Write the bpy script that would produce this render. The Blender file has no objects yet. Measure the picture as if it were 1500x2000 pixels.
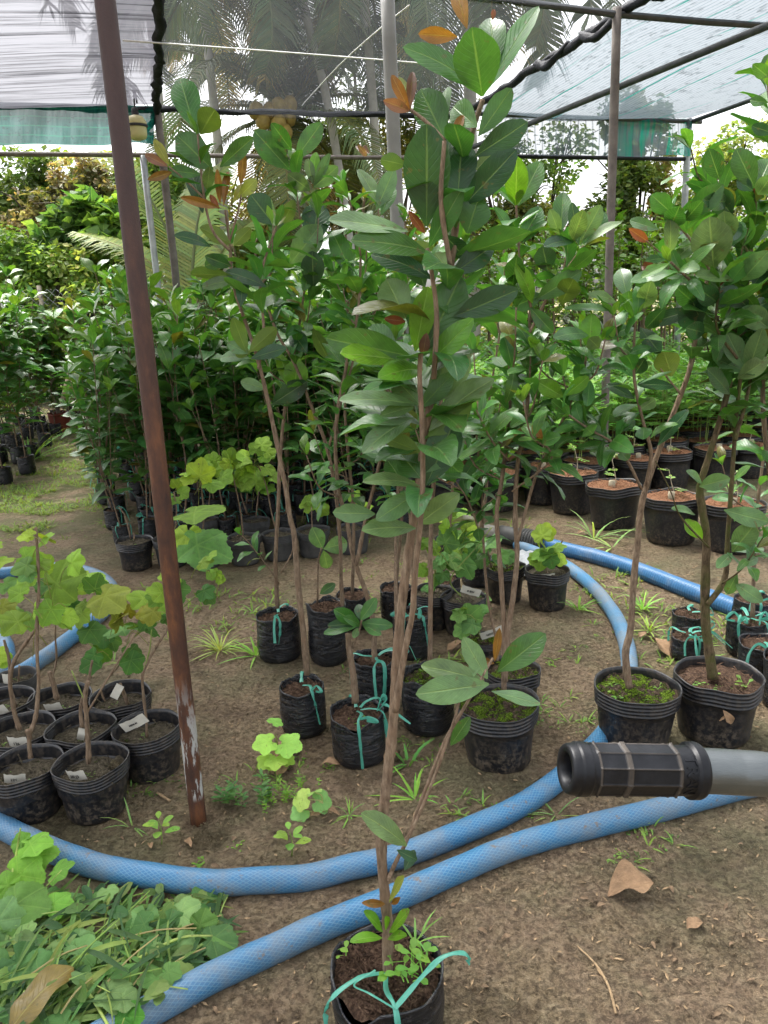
import bpy, math, random
from mathutils import Vector, noise
V = Vector
R = random.Random(7)
S = bpy.context.scene
COL = S.collection
# ------------------------------------------------------------------ camera model (photo pixels 1500 x 2000)
FOC = 1500.0
PITCH = math.radians(15.0)
ROLL = math.radians(2.6)
CAM = V((0, 0, 1.4))
_F = V((0, math.cos(PITCH), -math.sin(PITCH)))
_U = V((0, math.sin(PITCH), math.cos(PITCH)))
_Rt = V((1, 0, 0))
CX = _Rt * math.cos(ROLL) - _U * math.sin(ROLL)
CY = _Rt * math.sin(ROLL) + _U * math.cos(ROLL)


def ray(px, py):
    return _F + CX * ((px - 750) / FOC) - CY * ((py - 1000) / FOC)


def G(px, py, z=0.0):            # point of the level plane z
    d = ray(px, py)
    return CAM + d * ((z - CAM.z) / d.z)


def D(px, py, y):                # point at world distance y
    d = ray(px, py)
    return CAM + d * (y / d.y)


def proj(p):                    # world point to photo pixel
    q = V(p) - CAM
    k = FOC / q.dot(_F)
    return 750 + q.dot(CX) * k, 1000 - q.dot(CY) * k


cam = bpy.data.cameras.new('camera')
cam.sensor_fit = 'VERTICAL'
cam.sensor_height = 24
cam.lens = 24 * FOC / 2000
cam.clip_start = 0.02
cam.clip_end = 500
co = bpy.data.objects.new('camera', cam)
COL.objects.link(co)
from mathutils import Matrix
m = Matrix((CX, CY, -_F)).transposed().to_4x4()
m.translation = CAM
co.matrix_world = m
S.camera = co

# ------------------------------------------------------------------ node helpers


def new_mat(name):
    mt = bpy.data.materials.new(name)
    mt.use_nodes = True
    nt = mt.node_tree
    for n in list(nt.nodes):
        nt.nodes.remove(n)
    return mt, nt


class N:
    """tiny node-building helper"""

    def __init__(self, nt):
        self.nt = nt

    def node(self, typ, **kw):
        n = self.nt.nodes.new(typ)
        for k, v in kw.items():
            setattr(n, k, v)
        return n

    def link(self, a, b):
        self.nt.links.new(a, b)

    def set(self, sock, v):
        if hasattr(v, 'links') or isinstance(v, bpy.types.NodeSocket):
            self.nt.links.new(v, sock)
        else:
            sock.default_value = v

    def noise(self, vec, scale, detail=4, rough=.55, dist=0.0):
        n = self.node('ShaderNodeTexNoise')
        if vec is not None:
            self.link(vec, n.inputs['Vector'])
        n.inputs['Scale'].default_value = scale
        n.inputs['Detail'].default_value = detail
        n.inputs['Roughness'].default_value = rough
        n.inputs['Distortion'].default_value = dist
        return n.outputs['Fac']

    def ramp(self, fac, stops):
        n = self.node('ShaderNodeValToRGB')
        e = n.color_ramp.elements
        while len(e) < len(stops):
            e.new(0.5)
        for i, (p, c) in enumerate(stops):
            e[i].position = p
            e[i].color = (c, c, c, 1) if isinstance(c, (int, float)) else (*c, 1)
        self.link(fac, n.inputs['Fac'])
        return n.outputs['Color']

    def mix(self, fac, a, b, blend='MIX'):
        n = self.node('ShaderNodeMix', data_type='RGBA', blend_type=blend)
        self.set(n.inputs[0], fac)
        for s, v in ((n.inputs[6], a), (n.inputs[7], b)):
            if isinstance(v, tuple):
                v = (*v[:3], 1)
            self.set(s, v)
        return n.outputs[2]

    def math(self, op, a, b=0.0, c=None):
        n = self.node('ShaderNodeMath', operation=op)
        self.set(n.inputs[0], a)
        self.set(n.inputs[1], b)
        if c is not None:
            self.set(n.inputs[2], c)
        return n.outputs[0]

    def mapping(self, vec, scale=(1, 1, 1), rot=(0, 0, 0)):
        n = self.node('ShaderNodeMapping')
        self.link(vec, n.inputs['Vector'])
        n.inputs['Scale'].default_value = scale
        n.inputs['Rotation'].default_value = rot
        return n.outputs['Vector']

    def bump(self, h, strength=.5, dist=.01, normal=None):
        n = self.node('ShaderNodeBump')
        self.link(h, n.inputs['Height'])
        n.inputs['Strength'].default_value = strength
        n.inputs['Distance'].default_value = dist
        if normal is not None:
            self.link(normal, n.inputs['Normal'])
        return n.outputs['Normal']

    def bsdf(self, color, rough=.6, spec=.5, normal=None, metal=0.0, **kw):
        n = self.node('ShaderNodeBsdfPrincipled')
        if isinstance(color, tuple):
            color = (*color[:3], 1)
        self.set(n.inputs['Base Color'], color)
        self.set(n.inputs['Roughness'], rough)
        self.set(n.inputs['Specular IOR Level'], spec)
        self.set(n.inputs['Metallic'], metal)
        if normal is not None:
            self.link(normal, n.inputs['Normal'])
        for k, v in kw.items():
            self.set(n.inputs[k], v)
        return n.outputs[0]

    def out(self, shader):
        o = self.node('ShaderNodeOutputMaterial')
        self.link(shader, o.inputs['Surface'])

    def coord(self, which='Object'):
        return self.node('ShaderNodeTexCoord').outputs[which]

    def pos(self):
        return self.node('ShaderNodeNewGeometry').outputs['Position']

    def attr(self, name, out='Color'):
        n = self.node('ShaderNodeAttribute')
        n.attribute_name = name
        return n.outputs[out]

    def mixsh(self, fac, a, b):
        n = self.node('ShaderNodeMixShader')
        self.set(n.inputs[0], fac)
        self.link(a, n.inputs[1])
        self.link(b, n.inputs[2])
        return n.outputs[0]


M = {}


def leaf_material(name, rough, spec, trans, mott, veins, under=(.55, .62, .5), rw=(.012, .035), rk=.55, sk=.22):
    mt, nt = new_mat(name)
    n = N(nt)
    tint = n.attr('tint')
    uv = n.node('ShaderNodeUVMap').outputs[0]
    sep = n.node('ShaderNodeSeparateXYZ')
    n.link(uv, sep.inputs[0])
    u = n.math('ABSOLUTE', n.math('SUBTRACT', sep.outputs[0], .5))
    rib = n.ramp(u, [(rw[0], 1.0), (rw[1], 0.0)])
    ph = n.math('SUBTRACT', n.math('MULTIPLY', sep.outputs[1], veins), n.math('MULTIPLY', u, veins * .55))
    fr = n.math('FRACT', ph)
    side = n.ramp(fr, [(0.0, 1.0), (0.10, 0.0), (0.90, 0.0), (1.0, 1.0)])
    pos = n.coord('Object')
    ns = n.noise(pos, 22, 4, .6)
    nsb = n.noise(pos, 150, 2, .6)
    c = n.mix(n.ramp(ns, [(0.3, 0.0), (0.7, 1.0)]), n.mix(1.0, tint, (1 - mott, 1 - mott, 1 - mott), 'MULTIPLY'), n.mix(1.0, tint, (1 + mott, 1 + mott * .9, 1 + mott * .5), 'MULTIPLY'))
    c = n.mix(n.math('MULTIPLY', side, sk), c, n.mix(1.0, tint, (1.7, 1.6, 1.5), 'MULTIPLY'))
    c = n.mix(n.math('MULTIPLY', rib, rk), c, n.mix(.5, n.mix(1.0, tint, (2.4, 2.0, 1.6), 'MULTIPLY'), (.25, .33, .12)))
    # a few blemishes that belong to the leaf
    sp = n.ramp(n.noise(pos, 60, 2, .5), [(0.66, 0.0), (0.70, 1.0)])
    c = n.mix(n.math('MULTIPLY', sp, .6), c, (.10, .085, .03))
    back = n.node('ShaderNodeNewGeometry').outputs['Backfacing']
    cb = n.mix(.55, c, n.mix(1.0, tint, tuple(x * 2.6 for x in under), 'MULTIPLY'))
    cc = n.mix(back, c, cb)
    hgt = n.math('SUBTRACT', n.math('ADD', n.math('MULTIPLY', ns, .5), n.math('MULTIPLY', nsb, .12)), n.math('ADD', n.math('MULTIPLY', side, .35), n.math('MULTIPLY', rib, .6)))
    nm = n.bump(hgt, .5, .004)
    rg = n.math('ADD', n.math('MULTIPLY', back, .25), n.math('ADD', rough - .08, n.math('MULTIPLY', ns, .16)))
    p = n.bsdf(cc, rg, spec, nm)
    t = n.node('ShaderNodeBsdfTranslucent')
    n.link(n.mix(1.0, c, (2.3, 2.3, .9), 'MULTIPLY'), t.inputs['Color'])
    n.out(n.mixsh(trans, p, t.outputs[0]))
    return mt


M['leaf'] = leaf_material('magnolia leaf', .33, .46, .20, .36, 11)
M['vine'] = leaf_material('vine leaf', .52, .4, .26, .5, 9, rw=(.004, .017), rk=.5, sk=.3)
M['weed'] = leaf_material('weed leaf', .55, .35, .30, .2, 5, rw=(.003, .016), rk=.30, sk=.12)
M['far'] = leaf_material('far leaf', .6, .35, .30, .1, 5)
M['palmleaf'] = leaf_material('palm leaf', .5, .4, .06, .2, 3)


def simple(name, col, rough=.6, spec=.5, metal=0, bump=0, bscale=60, var=.25, vscale=12):
    mt, nt = new_mat(name)
    n = N(nt)
    p = n.coord('Object')
    ns = n.noise(p, vscale, 5, .6)
    c = n.mix(n.ramp(ns, [(0.3, 0.0), (0.7, 1.0)]), tuple(x * (1 - var) for x in col), tuple(min(1, x * (1 + var)) for x in col))
    nm = n.bump(n.noise(p, bscale, 5, .65), bump, .01) if bump else None
    n.out(n.bsdf(c, rough, spec, nm, metal))
    M[name] = mt
    return mt


# bark
mt, nt = new_mat('bark'); n = N(nt)
p = n.coord('Object')
st = n.mapping(p, (1, 1, .22))
f1 = n.noise(st, 140, 5, .7)
f2 = n.noise(p, 26, 4, .6)
c = n.ramp(f1, [(0.28, (.07, .046, .030)), (0.5, (.20, .142, .095)), (0.75, (.36, .275, .19))])
c = n.mix(n.ramp(f2, [(.45, 0.0), (.7, .7)]), c, (.21, .135, .085))
n.out(n.bsdf(c, .85, .25, n.bump(n.math('ADD', f1, n.math('MULTIPLY', f2, .6)), .9, .006)))
M['bark'] = mt
# mossy bark
mt, nt = new_mat('mossy bark'); n = N(nt)
p = n.coord('Object')
f1 = n.noise(n.mapping(p, (1, 1, .3)), 110, 5, .7)
f2 = n.noise(p, 14, 5, .65)
c = n.ramp(f1, [(0.28, (.03, .022, .014)), (0.5, (.11, .078, .045)), (0.75, (.20, .15, .09))])
c = n.mix(n.ramp(f2, [(.42, 0.0), (.62, .8)]), c, (.075, .085, .022))
n.out(n.bsdf(c, .9, .2, n.bump(f1, .9, .006)))
M['mossbark'] = mt
# green stalk
simple('stalk', (.20, .27, .06), .55, .4, var=.35)
simple('twig', (.06, .045, .032), .75, .3, bump=.4, bscale=150)
simple('palmtrunk', (.5, .48, .44), .9, .2, bump=.6, bscale=18, vscale=5)
simple('coconut', (.36, .26, .07), .5, .4, var=.3)
simple('pvc', (.21, .21, .195), .5, .4, bump=.1, var=.15, vscale=6)
simple('galv', (.38, .40, .41), .45, .5, metal=.55, var=.2, vscale=14)
simple('barsteel', (.07, .075, .08), .55, .4, metal=.3, bump=.2, var=.3)
simple('poleold', (.15, .13, .115), .75, .3, bump=.3, var=.3)
simple('rope', (.018, .02, .024), .8, .2, bump=.8, bscale=120)
simple('string', (.7, .7, .68), .8, .2)
simple('lampcream', (.55, .5, .24), .45, .5, var=.1)
simple('lampdark', (.03, .03, .03), .5, .4)
simple('tagpaper', (.66, .63, .54), .75, .25, var=.12, vscale=30)
simple('ink', (.01, .01, .012), .7, .2)
simple('oliveleaf', (.22, .165, .05), .7, .3, bump=.8, bscale=40, var=.45, vscale=14)
simple('dryleaf', (.27, .17, .095), .75, .3, bump=.5, bscale=70, var=.35, vscale=25)
simple('litterleaf', (.17, .115, .07), .8, .2, var=.5, vscale=60)
simple('husk', (.30, .21, .12), .8, .2, var=.4, vscale=90)
simple('redpot', (.17, .035, .02), .6, .4, var=.25)
simple('wire', (.24, .25, .25), .6, .4, metal=.4)
simple('stub', (.36, .31, .22), .85, .2, bump=.6)
simple('sleeve', (.22, .21, .18), .7, .3, var=.3, bump=.3)
simple('bag_plastic', (.27, .285, .30), .35, .5, var=.2, bump=.5, bscale=25)
simple('corrugated', (.05, .05, .048), .6, .4)
simple('concrete', (.36, .31, .25), .9, .2, bump=.4)
# black pot plastic with dust and splashes of mud low down
mt, nt = new_mat('pot plastic'); n = N(nt)
p = n.coord('Object')
d1 = n.ramp(n.noise(p, 9, 6, .7), [(.45, 0.0), (.75, .55)])
d2 = n.ramp(n.noise(p, 60, 5, .75), [(.46, 0.0), (.62, 1.0)])
sx = n.node('ShaderNodeSeparateXYZ'); n.link(p, sx.inputs[0])
low = n.ramp(sx.outputs[2], [(0.0, 1.0), (.10, .32), (1.0, .22)])
dust = n.math('MULTIPLY', d2, low)
c = n.mix(d1, (.008, .009, .012), (.022, .024, .028))
c = n.mix(n.math('MULTIPLY', dust, .75), c, (.17, .13, .09))
rg = n.math('ADD', .34, n.math('MULTIPLY', n.math('ADD', d1, dust), .4))
n.out(n.bsdf(c, rg, .5, n.bump(n.noise(p, 35, 4, .6), .25, .004)))
M['pot'] = mt
# soft black bag film
mt, nt = new_mat('bag film'); n = N(nt)
p = n.coord('Object')
d2 = n.ramp(n.noise(p, 55, 5, .75), [(.55, 0.0), (.68, 1.0)])
d1 = n.ramp(n.noise(p, 8, 5, .7), [(.45, 0.0), (.75, .6)])
c = n.mix(n.math('MULTIPLY', d2, .35), n.mix(d1, (.009, .010, .013), (.028, .03, .034)), (.15, .12, .09))
w = n.noise(n.mapping(p, (1, 1, 4.5)), 11, 5, .6, .6)
n.out(n.bsdf(c, n.math('ADD', .27, n.math('MULTIPLY', d1, .35)), .5, n.bump(w, .8, .015)))
M['bag'] = mt
# grey worn pot
mt, nt = new_mat('worn pot'); n = N(nt)
p = n.coord('Object')
d1 = n.ramp(n.noise(p, 9, 6, .7), [(.35, 0.0), (.7, 1.0)])
c = n.mix(d1, (.03, .03, .032), (.10, .098, .095))
n.out(n.bsdf(c, .6, .4, n.bump(n.noise(p, 40, 4, .6), .25, .004)))
M['potgrey'] = mt


def soil_mat(name, a, b, cc, moss=0.0, mosscol=(.10, .20, .012)):
    mt, nt = new_mat(name)
    n = N(nt)
    p = n.coord('Object')
    f = n.noise(p, 90, 6, .7)
    c = n.ramp(f, [(.3, a), (.5, b), (.72, cc)])
    h = f
    if moss:
        mm = n.ramp(n.noise(p, 24, 5, .7), [(.64 - moss * .3, 0.0), (.70 - moss * .3, 1.0)])
        mf = n.noise(p, 190, 4, .75)
        c = n.mix(mm, c, n.ramp(mf, [(.38, tuple(x * .18 for x in mosscol)), (.64, tuple(x * 1.7 for x in mosscol))]))
        h = n.math('ADD', f, n.math('MULTIPLY', mm, n.math('ADD', .5, mf)))
    n.out(n.bsdf(c, .95, .15, n.bump(h, 1.0, .012)))
    M[name] = mt


soil_mat('soil', (.018, .012, .009), (.075, .045, .03), (.20, .13, .085))
soil_mat('coir', (.06, .026, .013), (.20, .095, .05), (.36, .20, .12))
soil_mat('mosssoil', (.015, .011, .008), (.06, .042, .028), (.16, .12, .08), .58, (.115, .185, .016))
soil_mat('greysoil', (.025, .021, .016), (.085, .072, .05), (.17, .145, .10), .12, (.06, .08, .02))

# green ribbon
mt, nt = new_mat('ribbon'); n = N(nt)
p = n.coord('Object')
c = n.mix(n.noise(p, 90, 3, .6), (.04, .27, .19), (.13, .44, .34))
t = n.node('ShaderNodeBsdfTranslucent'); t.inputs['Color'].default_value = (.12, .55, .4, 1)
n.out(n.mixsh(.25, n.bsdf(c, .32, .5), t.outputs[0]))
M['ribbon'] = mt

# blue braided hose: uv.x round the hose, uv.y metres along it
mt, nt = new_mat('hose'); n = N(nt)
uv = n.node('ShaderNodeUVMap').outputs[0]
sx = n.node('ShaderNodeSeparateXYZ'); n.link(uv, sx.inputs[0])


def lattice(sgn):
    a = n.math('ADD', n.math('MULTIPLY', sx.outputs[0], 22 * sgn), n.math('MULTIPLY', sx.outputs[1], 60.0))
    f = n.math('ABSOLUTE', n.math('SUBTRACT', n.math('FRACT', a), .5))
    return n.ramp(f, [(.34, 0.0), (.45, 1.0)])


lat = n.math('MAXIMUM', lattice(1), lattice(-1))
p = n.pos()
f1 = n.noise(p, 7, 5, .65)
f2 = n.noise(p, 34, 5, .7)
base = n.mix(f1, (.020, .122, .265), (.038, .17, .325))
c = n.mix(n.math('MULTIPLY', lat, .42), base, (.18, .35, .47))
mud = n.ramp(n.noise(p, 5.5, 6, .72), [(.42, 0.0), (.66, .7)])
c = n.mix(mud, c, (.20, .20, .18))
mud2 = n.ramp(f2, [(.60, 0.0), (.68, .85)])
c = n.mix(mud2, c, (.16, .12, .085))
n.out(n.bsdf(c, n.math('ADD', .36, n.math('MULTIPLY', mud, .5)), .45, n.bump(n.math('ADD', lat, n.math('MULTIPLY', f2, .5)), .25, .002)))
M['hose'] = mt
mt, nt = new_mat('hose ribbed'); n = N(nt)
uv = n.node('ShaderNodeUVMap').outputs[0]
sx = n.node('ShaderNodeSeparateXYZ'); n.link(uv, sx.inputs[0])
f = n.math('ABSOLUTE', n.math('SUBTRACT', n.math('FRACT', n.math('MULTIPLY', sx.outputs[1], 70)), .5))
p = n.pos()
c = n.mix(n.noise(p, 9, 5, .6), (.025, .11, .25), (.05, .16, .32))
mud = n.ramp(n.noise(p, 5.5, 6, .72), [(.50, 0.0), (.72, .5)])
c = n.mix(mud, c, (.27, .27, .27))
n.out(n.bsdf(c, .4, .45, n.bump(f, .5, .006)))
M['hoserib'] = mt

# rusty pipe: brown-violet paint above, rust below, peeled pale patch at the foot (object z)
mt, nt = new_mat('rusty pipe'); n = N(nt)
p = n.coord('Object')
sx = n.node('ShaderNodeSeparateXYZ'); n.link(p, sx.inputs[0])
f1 = n.noise(n.mapping(p, (1, 1, .3)), 26, 6, .68)
f2 = n.noise(p, 160, 4, .65)
rust = n.ramp(f1, [(.3, (.035, .019, .016)), (.5, (.085, .035, .019)), (.7, (.19, .074, .028))])
paint = n.mix(f1, (.040, .024, .024), (.082, .048, .044))
hgt = n.ramp(n.math('MULTIPLY', sx.outputs[2], .4), [(.34, 0.0), (.70, 1.0)])
c = n.mix(hgt, rust, paint)
peel = n.math('MULTIPLY', n.ramp(n.noise(n.mapping(p, (1, 1, .22)), 38, 5, .65), [(.49, 0.0), (.54, .95)]), n.ramp(n.math('MULTIPLY', sx.outputs[2], 1.0), [(.08, .0), (.10, 1.0), (.3, .9), (.46, 0.0)]))
c = n.mix(peel, c, (.42, .42, .40))
n.out(n.bsdf(c, .62, .4, n.bump(n.math('ADD', f1, f2), .35, .004)))
M['rusty'] = mt

# handle grip and tube
mt, nt = new_mat('grip rubber'); n = N(nt)
p = n.coord('Object')
f = n.noise(p, 60, 5, .65)
c = n.mix(n.ramp(f, [(.4, 0.0), (.75, 1.0)]), (.003, .0035, .005), (.011, .012, .015))
e = n.attr('tint')
c = n.mix(n.math('MULTIPLY', n.math('MULTIPLY', e, .5), f), c, (.17, .14, .11))
n.out(n.bsdf(c, n.math('ADD', .26, n.math('MULTIPLY', f, .3)), .26, n.bump(n.noise(p, 300, 3, .6), .12, .001)))
M['grip'] = mt
mt, nt = new_mat('zinc tube'); n = N(nt)
p = n.coord('Object')
f = n.noise(n.mapping(p, (.25, 1, 1)), 60, 5, .65)
c = n.mix(f, (.085, .095, .10), (.18, .195, .195))
ru = n.ramp(n.noise(p, 22, 5, .7), [(.58, 0.0), (.72, .85)])
c = n.mix(ru, c, (.15, .06, .03))
n.out(n.bsdf(c, n.math('ADD', .36, n.math('MULTIPLY', ru, .4)), .5, n.bump(n.math('ADD', f, n.noise(n.mapping(p, (3, 40, 40)), 30, 3, .6)), .15, .002), n.math('SUBTRACT', .8, n.math('MULTIPLY', ru, .75))))
M['zinc'] = mt

# ground
mt, nt = new_mat('earth'); n = N(nt)
p = n.pos()
big = n.noise(p, 1.4, 6, .68)
mid = n.noise(p, 6, 6, .68)
fine = n.noise(p, 42, 6, .72)
vfine = n.noise(p, 210, 4, .7)
c = n.ramp(fine, [(.30, (.13, .092, .054)), (.48, (.345, .258, .15)), (.70, (.50, .395, .25))])
c = n.mix(n.ramp(mid, [(.40, 0.0), (.64, .75)]), c, n.mix(fine, (.24, .155, .096), (.44, .315, .215)))
c = n.mix(n.ramp(big, [(.47, 0.0), (.60, .7)]), c, n.mix(fine, (.14, .135, .068), (.28, .27, .145)))
dk = n.ramp(n.noise(p, 4.5, 7, .75), [(.50, 0.0), (.66, .8)])
c = n.mix(dk, c, n.mix(1.0, c, (.42, .38, .36), 'MULTIPLY'))
specks = n.ramp(n.noise(p, 130, 2, .5), [(.69, 0.0), (.73, .9)])
c = n.mix(specks, c, (.34, .25, .15))
# the mossy path on the left, farther off
sx = n.node('ShaderNodeSeparateXYZ'); n.link(p, sx.inputs[0])
pathy = n.ramp(n.math('MULTIPLY', sx.outputs[1], .1), [(.42, 0.0), (.60, 1.0)])
ln = n.ramp(n.noise(p, 3.2, 6, .75), [(.45, 0.0), (.56, 1.0)])
c = n.mix(n.math('MULTIPLY', n.math('MULTIPLY', ln, pathy), .8), c, n.mix(vfine, (.07, .10, .025), (.17, .20, .06)))
grit = n.ramp(n.noise(p, 75, 5, .75, .4), [(.36, 0.0), (.50, 1.0)])
c = n.mix(n.math('MULTIPLY', n.math("SUBTRACT", 1.0, grit), .42), c, (.050, .036, .025))
h = n.math('ADD', n.math('MULTIPLY', fine, .9), n.math('ADD', n.math('MULTIPLY', mid, 1.0), n.math('ADD', n.math('MULTIPLY', vfine, .35), n.math('MULTIPLY', grit, .35))))
n.out(n.bsdf(c, n.math('ADD', .72, n.math('MULTIPLY', fine, .25)), .28, n.bump(h, 1.0, .045)))
M['earth'] = mt


def net_mat(name, build):
    mt, nt = new_mat(name)
    n = N(nt)
    build(n)
    M[name] = mt


def net_shader(n, open_fac, colr, tr_tint=(1, 1, 1)):
    """open_fac: share of light passing straight through"""
    tr = n.node('ShaderNodeBsdfTransparent')
    n.set(tr.inputs['Color'], (*tr_tint, 1))
    df = n.node('ShaderNodeBsdfDiffuse'); n.set(df.inputs['Color'], colr)
    tl = n.node('ShaderNodeBsdfTranslucent'); n.set(tl.inputs['Color'], colr)
    n.out(n.mixsh(open_fac, n.mixsh(.6, df.outputs[0], tl.outputs[0]), tr.outputs[0]))


# uv in metres: x across, y along
def b_left(n):
    uv = n.node('ShaderNodeUVMap').outputs[0]
    s1 = n.noise(n.mapping(uv, (.35, 9, 1)), 1.6, 6, .72)
    s2 = n.noise(n.mapping(uv, (.6, 40, 1)), 1.5, 3, .6)
    dark = n.ramp(n.math('ADD', n.math('MULTIPLY', s1, .7), n.math('MULTIPLY', s2, .3)), [(.49, 0.0), (.61, 1.0)])
    c = n.mix(dark, (.115, .113, .13), (.02, .02, .024))
    net_shader(n, n.math('SUBTRACT', .16, n.math('MULTIPLY', dark, .12)), c)


net_mat('net_left', b_left)


def b_mid(n):
    uv = n.node('ShaderNodeUVMap').outputs[0]
    s1 = n.noise(n.mapping(uv, (.5, 3, 1)), 1.3, 5, .65)
    wv = n.noise(n.mapping(uv, (60, 60, 1)), 4, 1, .5)
    c = n.mix(s1, (.055, .058, .064), (.10, .104, .112))
    net_shader(n, n.math('ADD', .62, n.math('MULTIPLY', wv, .14)), c)


net_mat('net_mid', b_mid)


def b_right(n):
    uv = n.node('ShaderNodeUVMap').outputs[0]
    sx = n.node('ShaderNodeSeparateXYZ'); n.link(uv, sx.inputs[0])
    wob = n.math('MULTIPLY', n.noise(uv, 1.2, 3, .5), .06)
    x = n.math('ADD', sx.outputs[0], wob)
    fine = n.math('ABSOLUTE', n.math('SUBTRACT', n.math('FRACT', n.math('MULTIPLY', x, 26)), .5))
    thread = n.ramp(fine, [(.36, 0.0), (.46, 1.0)])
    teal = n.math('ABSOLUTE', n.math('SUBTRACT', n.math('FRACT', n.math('MULTIPLY', x, 3.1)), .5))
    tealm = n.math('MULTIPLY', n.ramp(teal, [(.455, 0.0), (.48, 1.0)]), n.ramp(n.noise(n.mapping(uv, (3, .4, 1)), 1.7, 3, .6), [(.42, 0.0), (.56, 1.0)]))
    dash = n.ramp(n.noise(n.mapping(uv, (20, 7, 1)), 1.0, 3, .65), [(.55, 0.0), (.60, 1.0)])
    blot = n.ramp(n.noise(n.mapping(uv, (2.2, 1.0, 1)), 1.6, 4, .65), [(.36, .15), (.58, 1.0)])
    dashm = n.math('MULTIPLY', n.math('MULTIPLY', dash, n.math('ADD', .45, n.math('MULTIPLY', thread, .55))), blot)
    c = n.mix(thread, (.125, .15, .168), (.07, .098, .112))
    c = n.mix(tealm, c, (.015, .13, .11))
    c = n.mix(dashm, c, (.03, .04, .045))
    op = n.math('SUBTRACT', .20, n.math('MULTIPLY', n.math('MAXIMUM', n.math('MAXIMUM', tealm, dashm), n.math('MULTIPLY', thread, .4)), .20))
    net_shader(n, op, c)


net_mat('net_right', b_right)


def b_green(n):
    uv = n.node('ShaderNodeUVMap').outputs[0]
    sx = n.node('ShaderNodeSeparateXYZ'); n.link(uv, sx.inputs[0])
    st = n.noise(n.mapping(uv, (7, .8, 1)), 1.6, 5, .7)
    y = n.math('ADD', sx.outputs[1], n.math('MULTIPLY', n.noise(uv, 2.0, 3, .5), .05))
    ln = n.math('ABSOLUTE', n.math('SUBTRACT', n.math('FRACT', n.math('MULTIPLY', y, 14)), .5))
    line = n.ramp(ln, [(.40, 0.0), (.47, 1.0)])
    c = n.mix(n.ramp(st, [(.4, 0.0), (.68, 1.0)]), (.003, .10, .082), (.06, .20, .18))
    c = n.mix(n.math('MULTIPLY', line, .7), c, (.02, .25, .15))
    dk = n.ramp(n.noise(n.mapping(uv, (18, 22, 1)), 1.4, 4, .7), [(.56, 0.0), (.64, 1.0)])
    c = n.mix(n.math('MULTIPLY', dk, .7), c, (.01, .04, .04))
    net_shader(n, n.math('ADD', .0, n.math('MULTIPLY', st, .14)), c)


net_mat('net_green', b_green)


def b_val(n):
    uv = n.node('ShaderNodeUVMap').outputs[0]
    sx = n.node('ShaderNodeSeparateXYZ'); n.link(uv, sx.inputs[0])
    fine = n.math('ABSOLUTE', n.math('SUBTRACT', n.math('FRACT', n.math('MULTIPLY', sx.outputs[0], 30)), .5))
    thread = n.ramp(fine, [(.36, 0.0), (.46, 1.0)])
    gr = n.math('MULTIPLY', n.ramp(sx.outputs[0], [(.60, 0.0), (.70, 1.0)]), n.ramp(n.noise(n.mapping(uv, (9, .6, 1)), 2, 4, .6), [(.44, 0.0), (.56, 1.0)]))
    c = n.mix(thread, (.22, .26, .31), (.12, .17, .2))
    c = n.mix(gr, c, (.03, .34, .26))
    net_shader(n, n.math('SUBTRACT', .40, n.math('MULTIPLY', n.math('MAXIMUM', gr, thread), .2)), c)


net_mat('net_val', b_val)
simple('net_black', (.012, .014, .02), .6, .3, bump=.8, bscale=40)
EXPOSURE = 1.95
# ------------------------------------------------------------------ mesh builder


class MB:
    def __init__(self):
        self.v = []; self.f = []; self.uv = []; self.c = []

    def add(self, p, uv=(0, 0), col=(1, 1, 1)):
        self.v.append((p[0], p[1], p[2])); self.uv.append(uv); self.c.append(col)
        return len(self.v) - 1

    def build(self, name, mat, parent=None, origin=None, smooth=True):
        me = bpy.data.meshes.new(name)
        vs = self.v
        if origin is not None:
            ox, oy, oz = origin
            vs = [(a - ox, b - oy, c - oz) for a, b, c in vs]
        me.from_pydata(vs, [], self.f)
        uvl = me.uv_layers.new(name='UVMap')
        li = [0] * len(me.loops)
        me.loops.foreach_get('vertex_index', li)
        flat = []
        for i in li:
            flat += self.uv[i]
        uvl.data.foreach_set('uv', flat)
        at = me.attributes.new('tint', 'FLOAT_COLOR', 'POINT')
        fc = []
        for c in self.c:
            fc += (c[0], c[1], c[2], 1.0)
        at.data.foreach_set('color', fc)
        if smooth:
            me.polygons.foreach_set('use_smooth', [True] * len(me.polygons))
        if mat is not None:
            me.materials.append(M[mat] if isinstance(mat, str) else mat)
        o = bpy.data.objects.new(name, me)
        COL.objects.link(o)
        if parent is not None:
            o.parent = parent
        elif origin is not None:
            o.location = origin
        return o


def tag(o, label=None, cat=None, group=None, kind=None):
    if label: o['label'] = label
    if cat: o['category'] = cat
    if group: o['group'] = group
    if kind: o['kind'] = kind
    return o


def thing(name, label, cat, loc=(0, 0, 0), rz=0.0, group=None):
    o = bpy.data.objects.new(name, None)
    COL.objects.link(o)
    o.empty_display_size = .05
    o.location = loc
    o.rotation_euler = (0, 0, rz)
    return tag(o, label, cat, group)


def dup(root, loc, rz, sc=1.0, label=None, group=None):
    r = root.copy(); COL.objects.link(r)
    r.location = loc; r.rotation_euler = (0, 0, rz); r.scale = (sc, sc, sc)
    if label: r['label'] = label
    if group: r['group'] = group
    for ch in root.children:
        c = ch.copy(); COL.objects.link(c); c.parent = r
        for g in ch.children:
            d = g.copy(); COL.objects.link(d); d.parent = c
    return r


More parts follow.
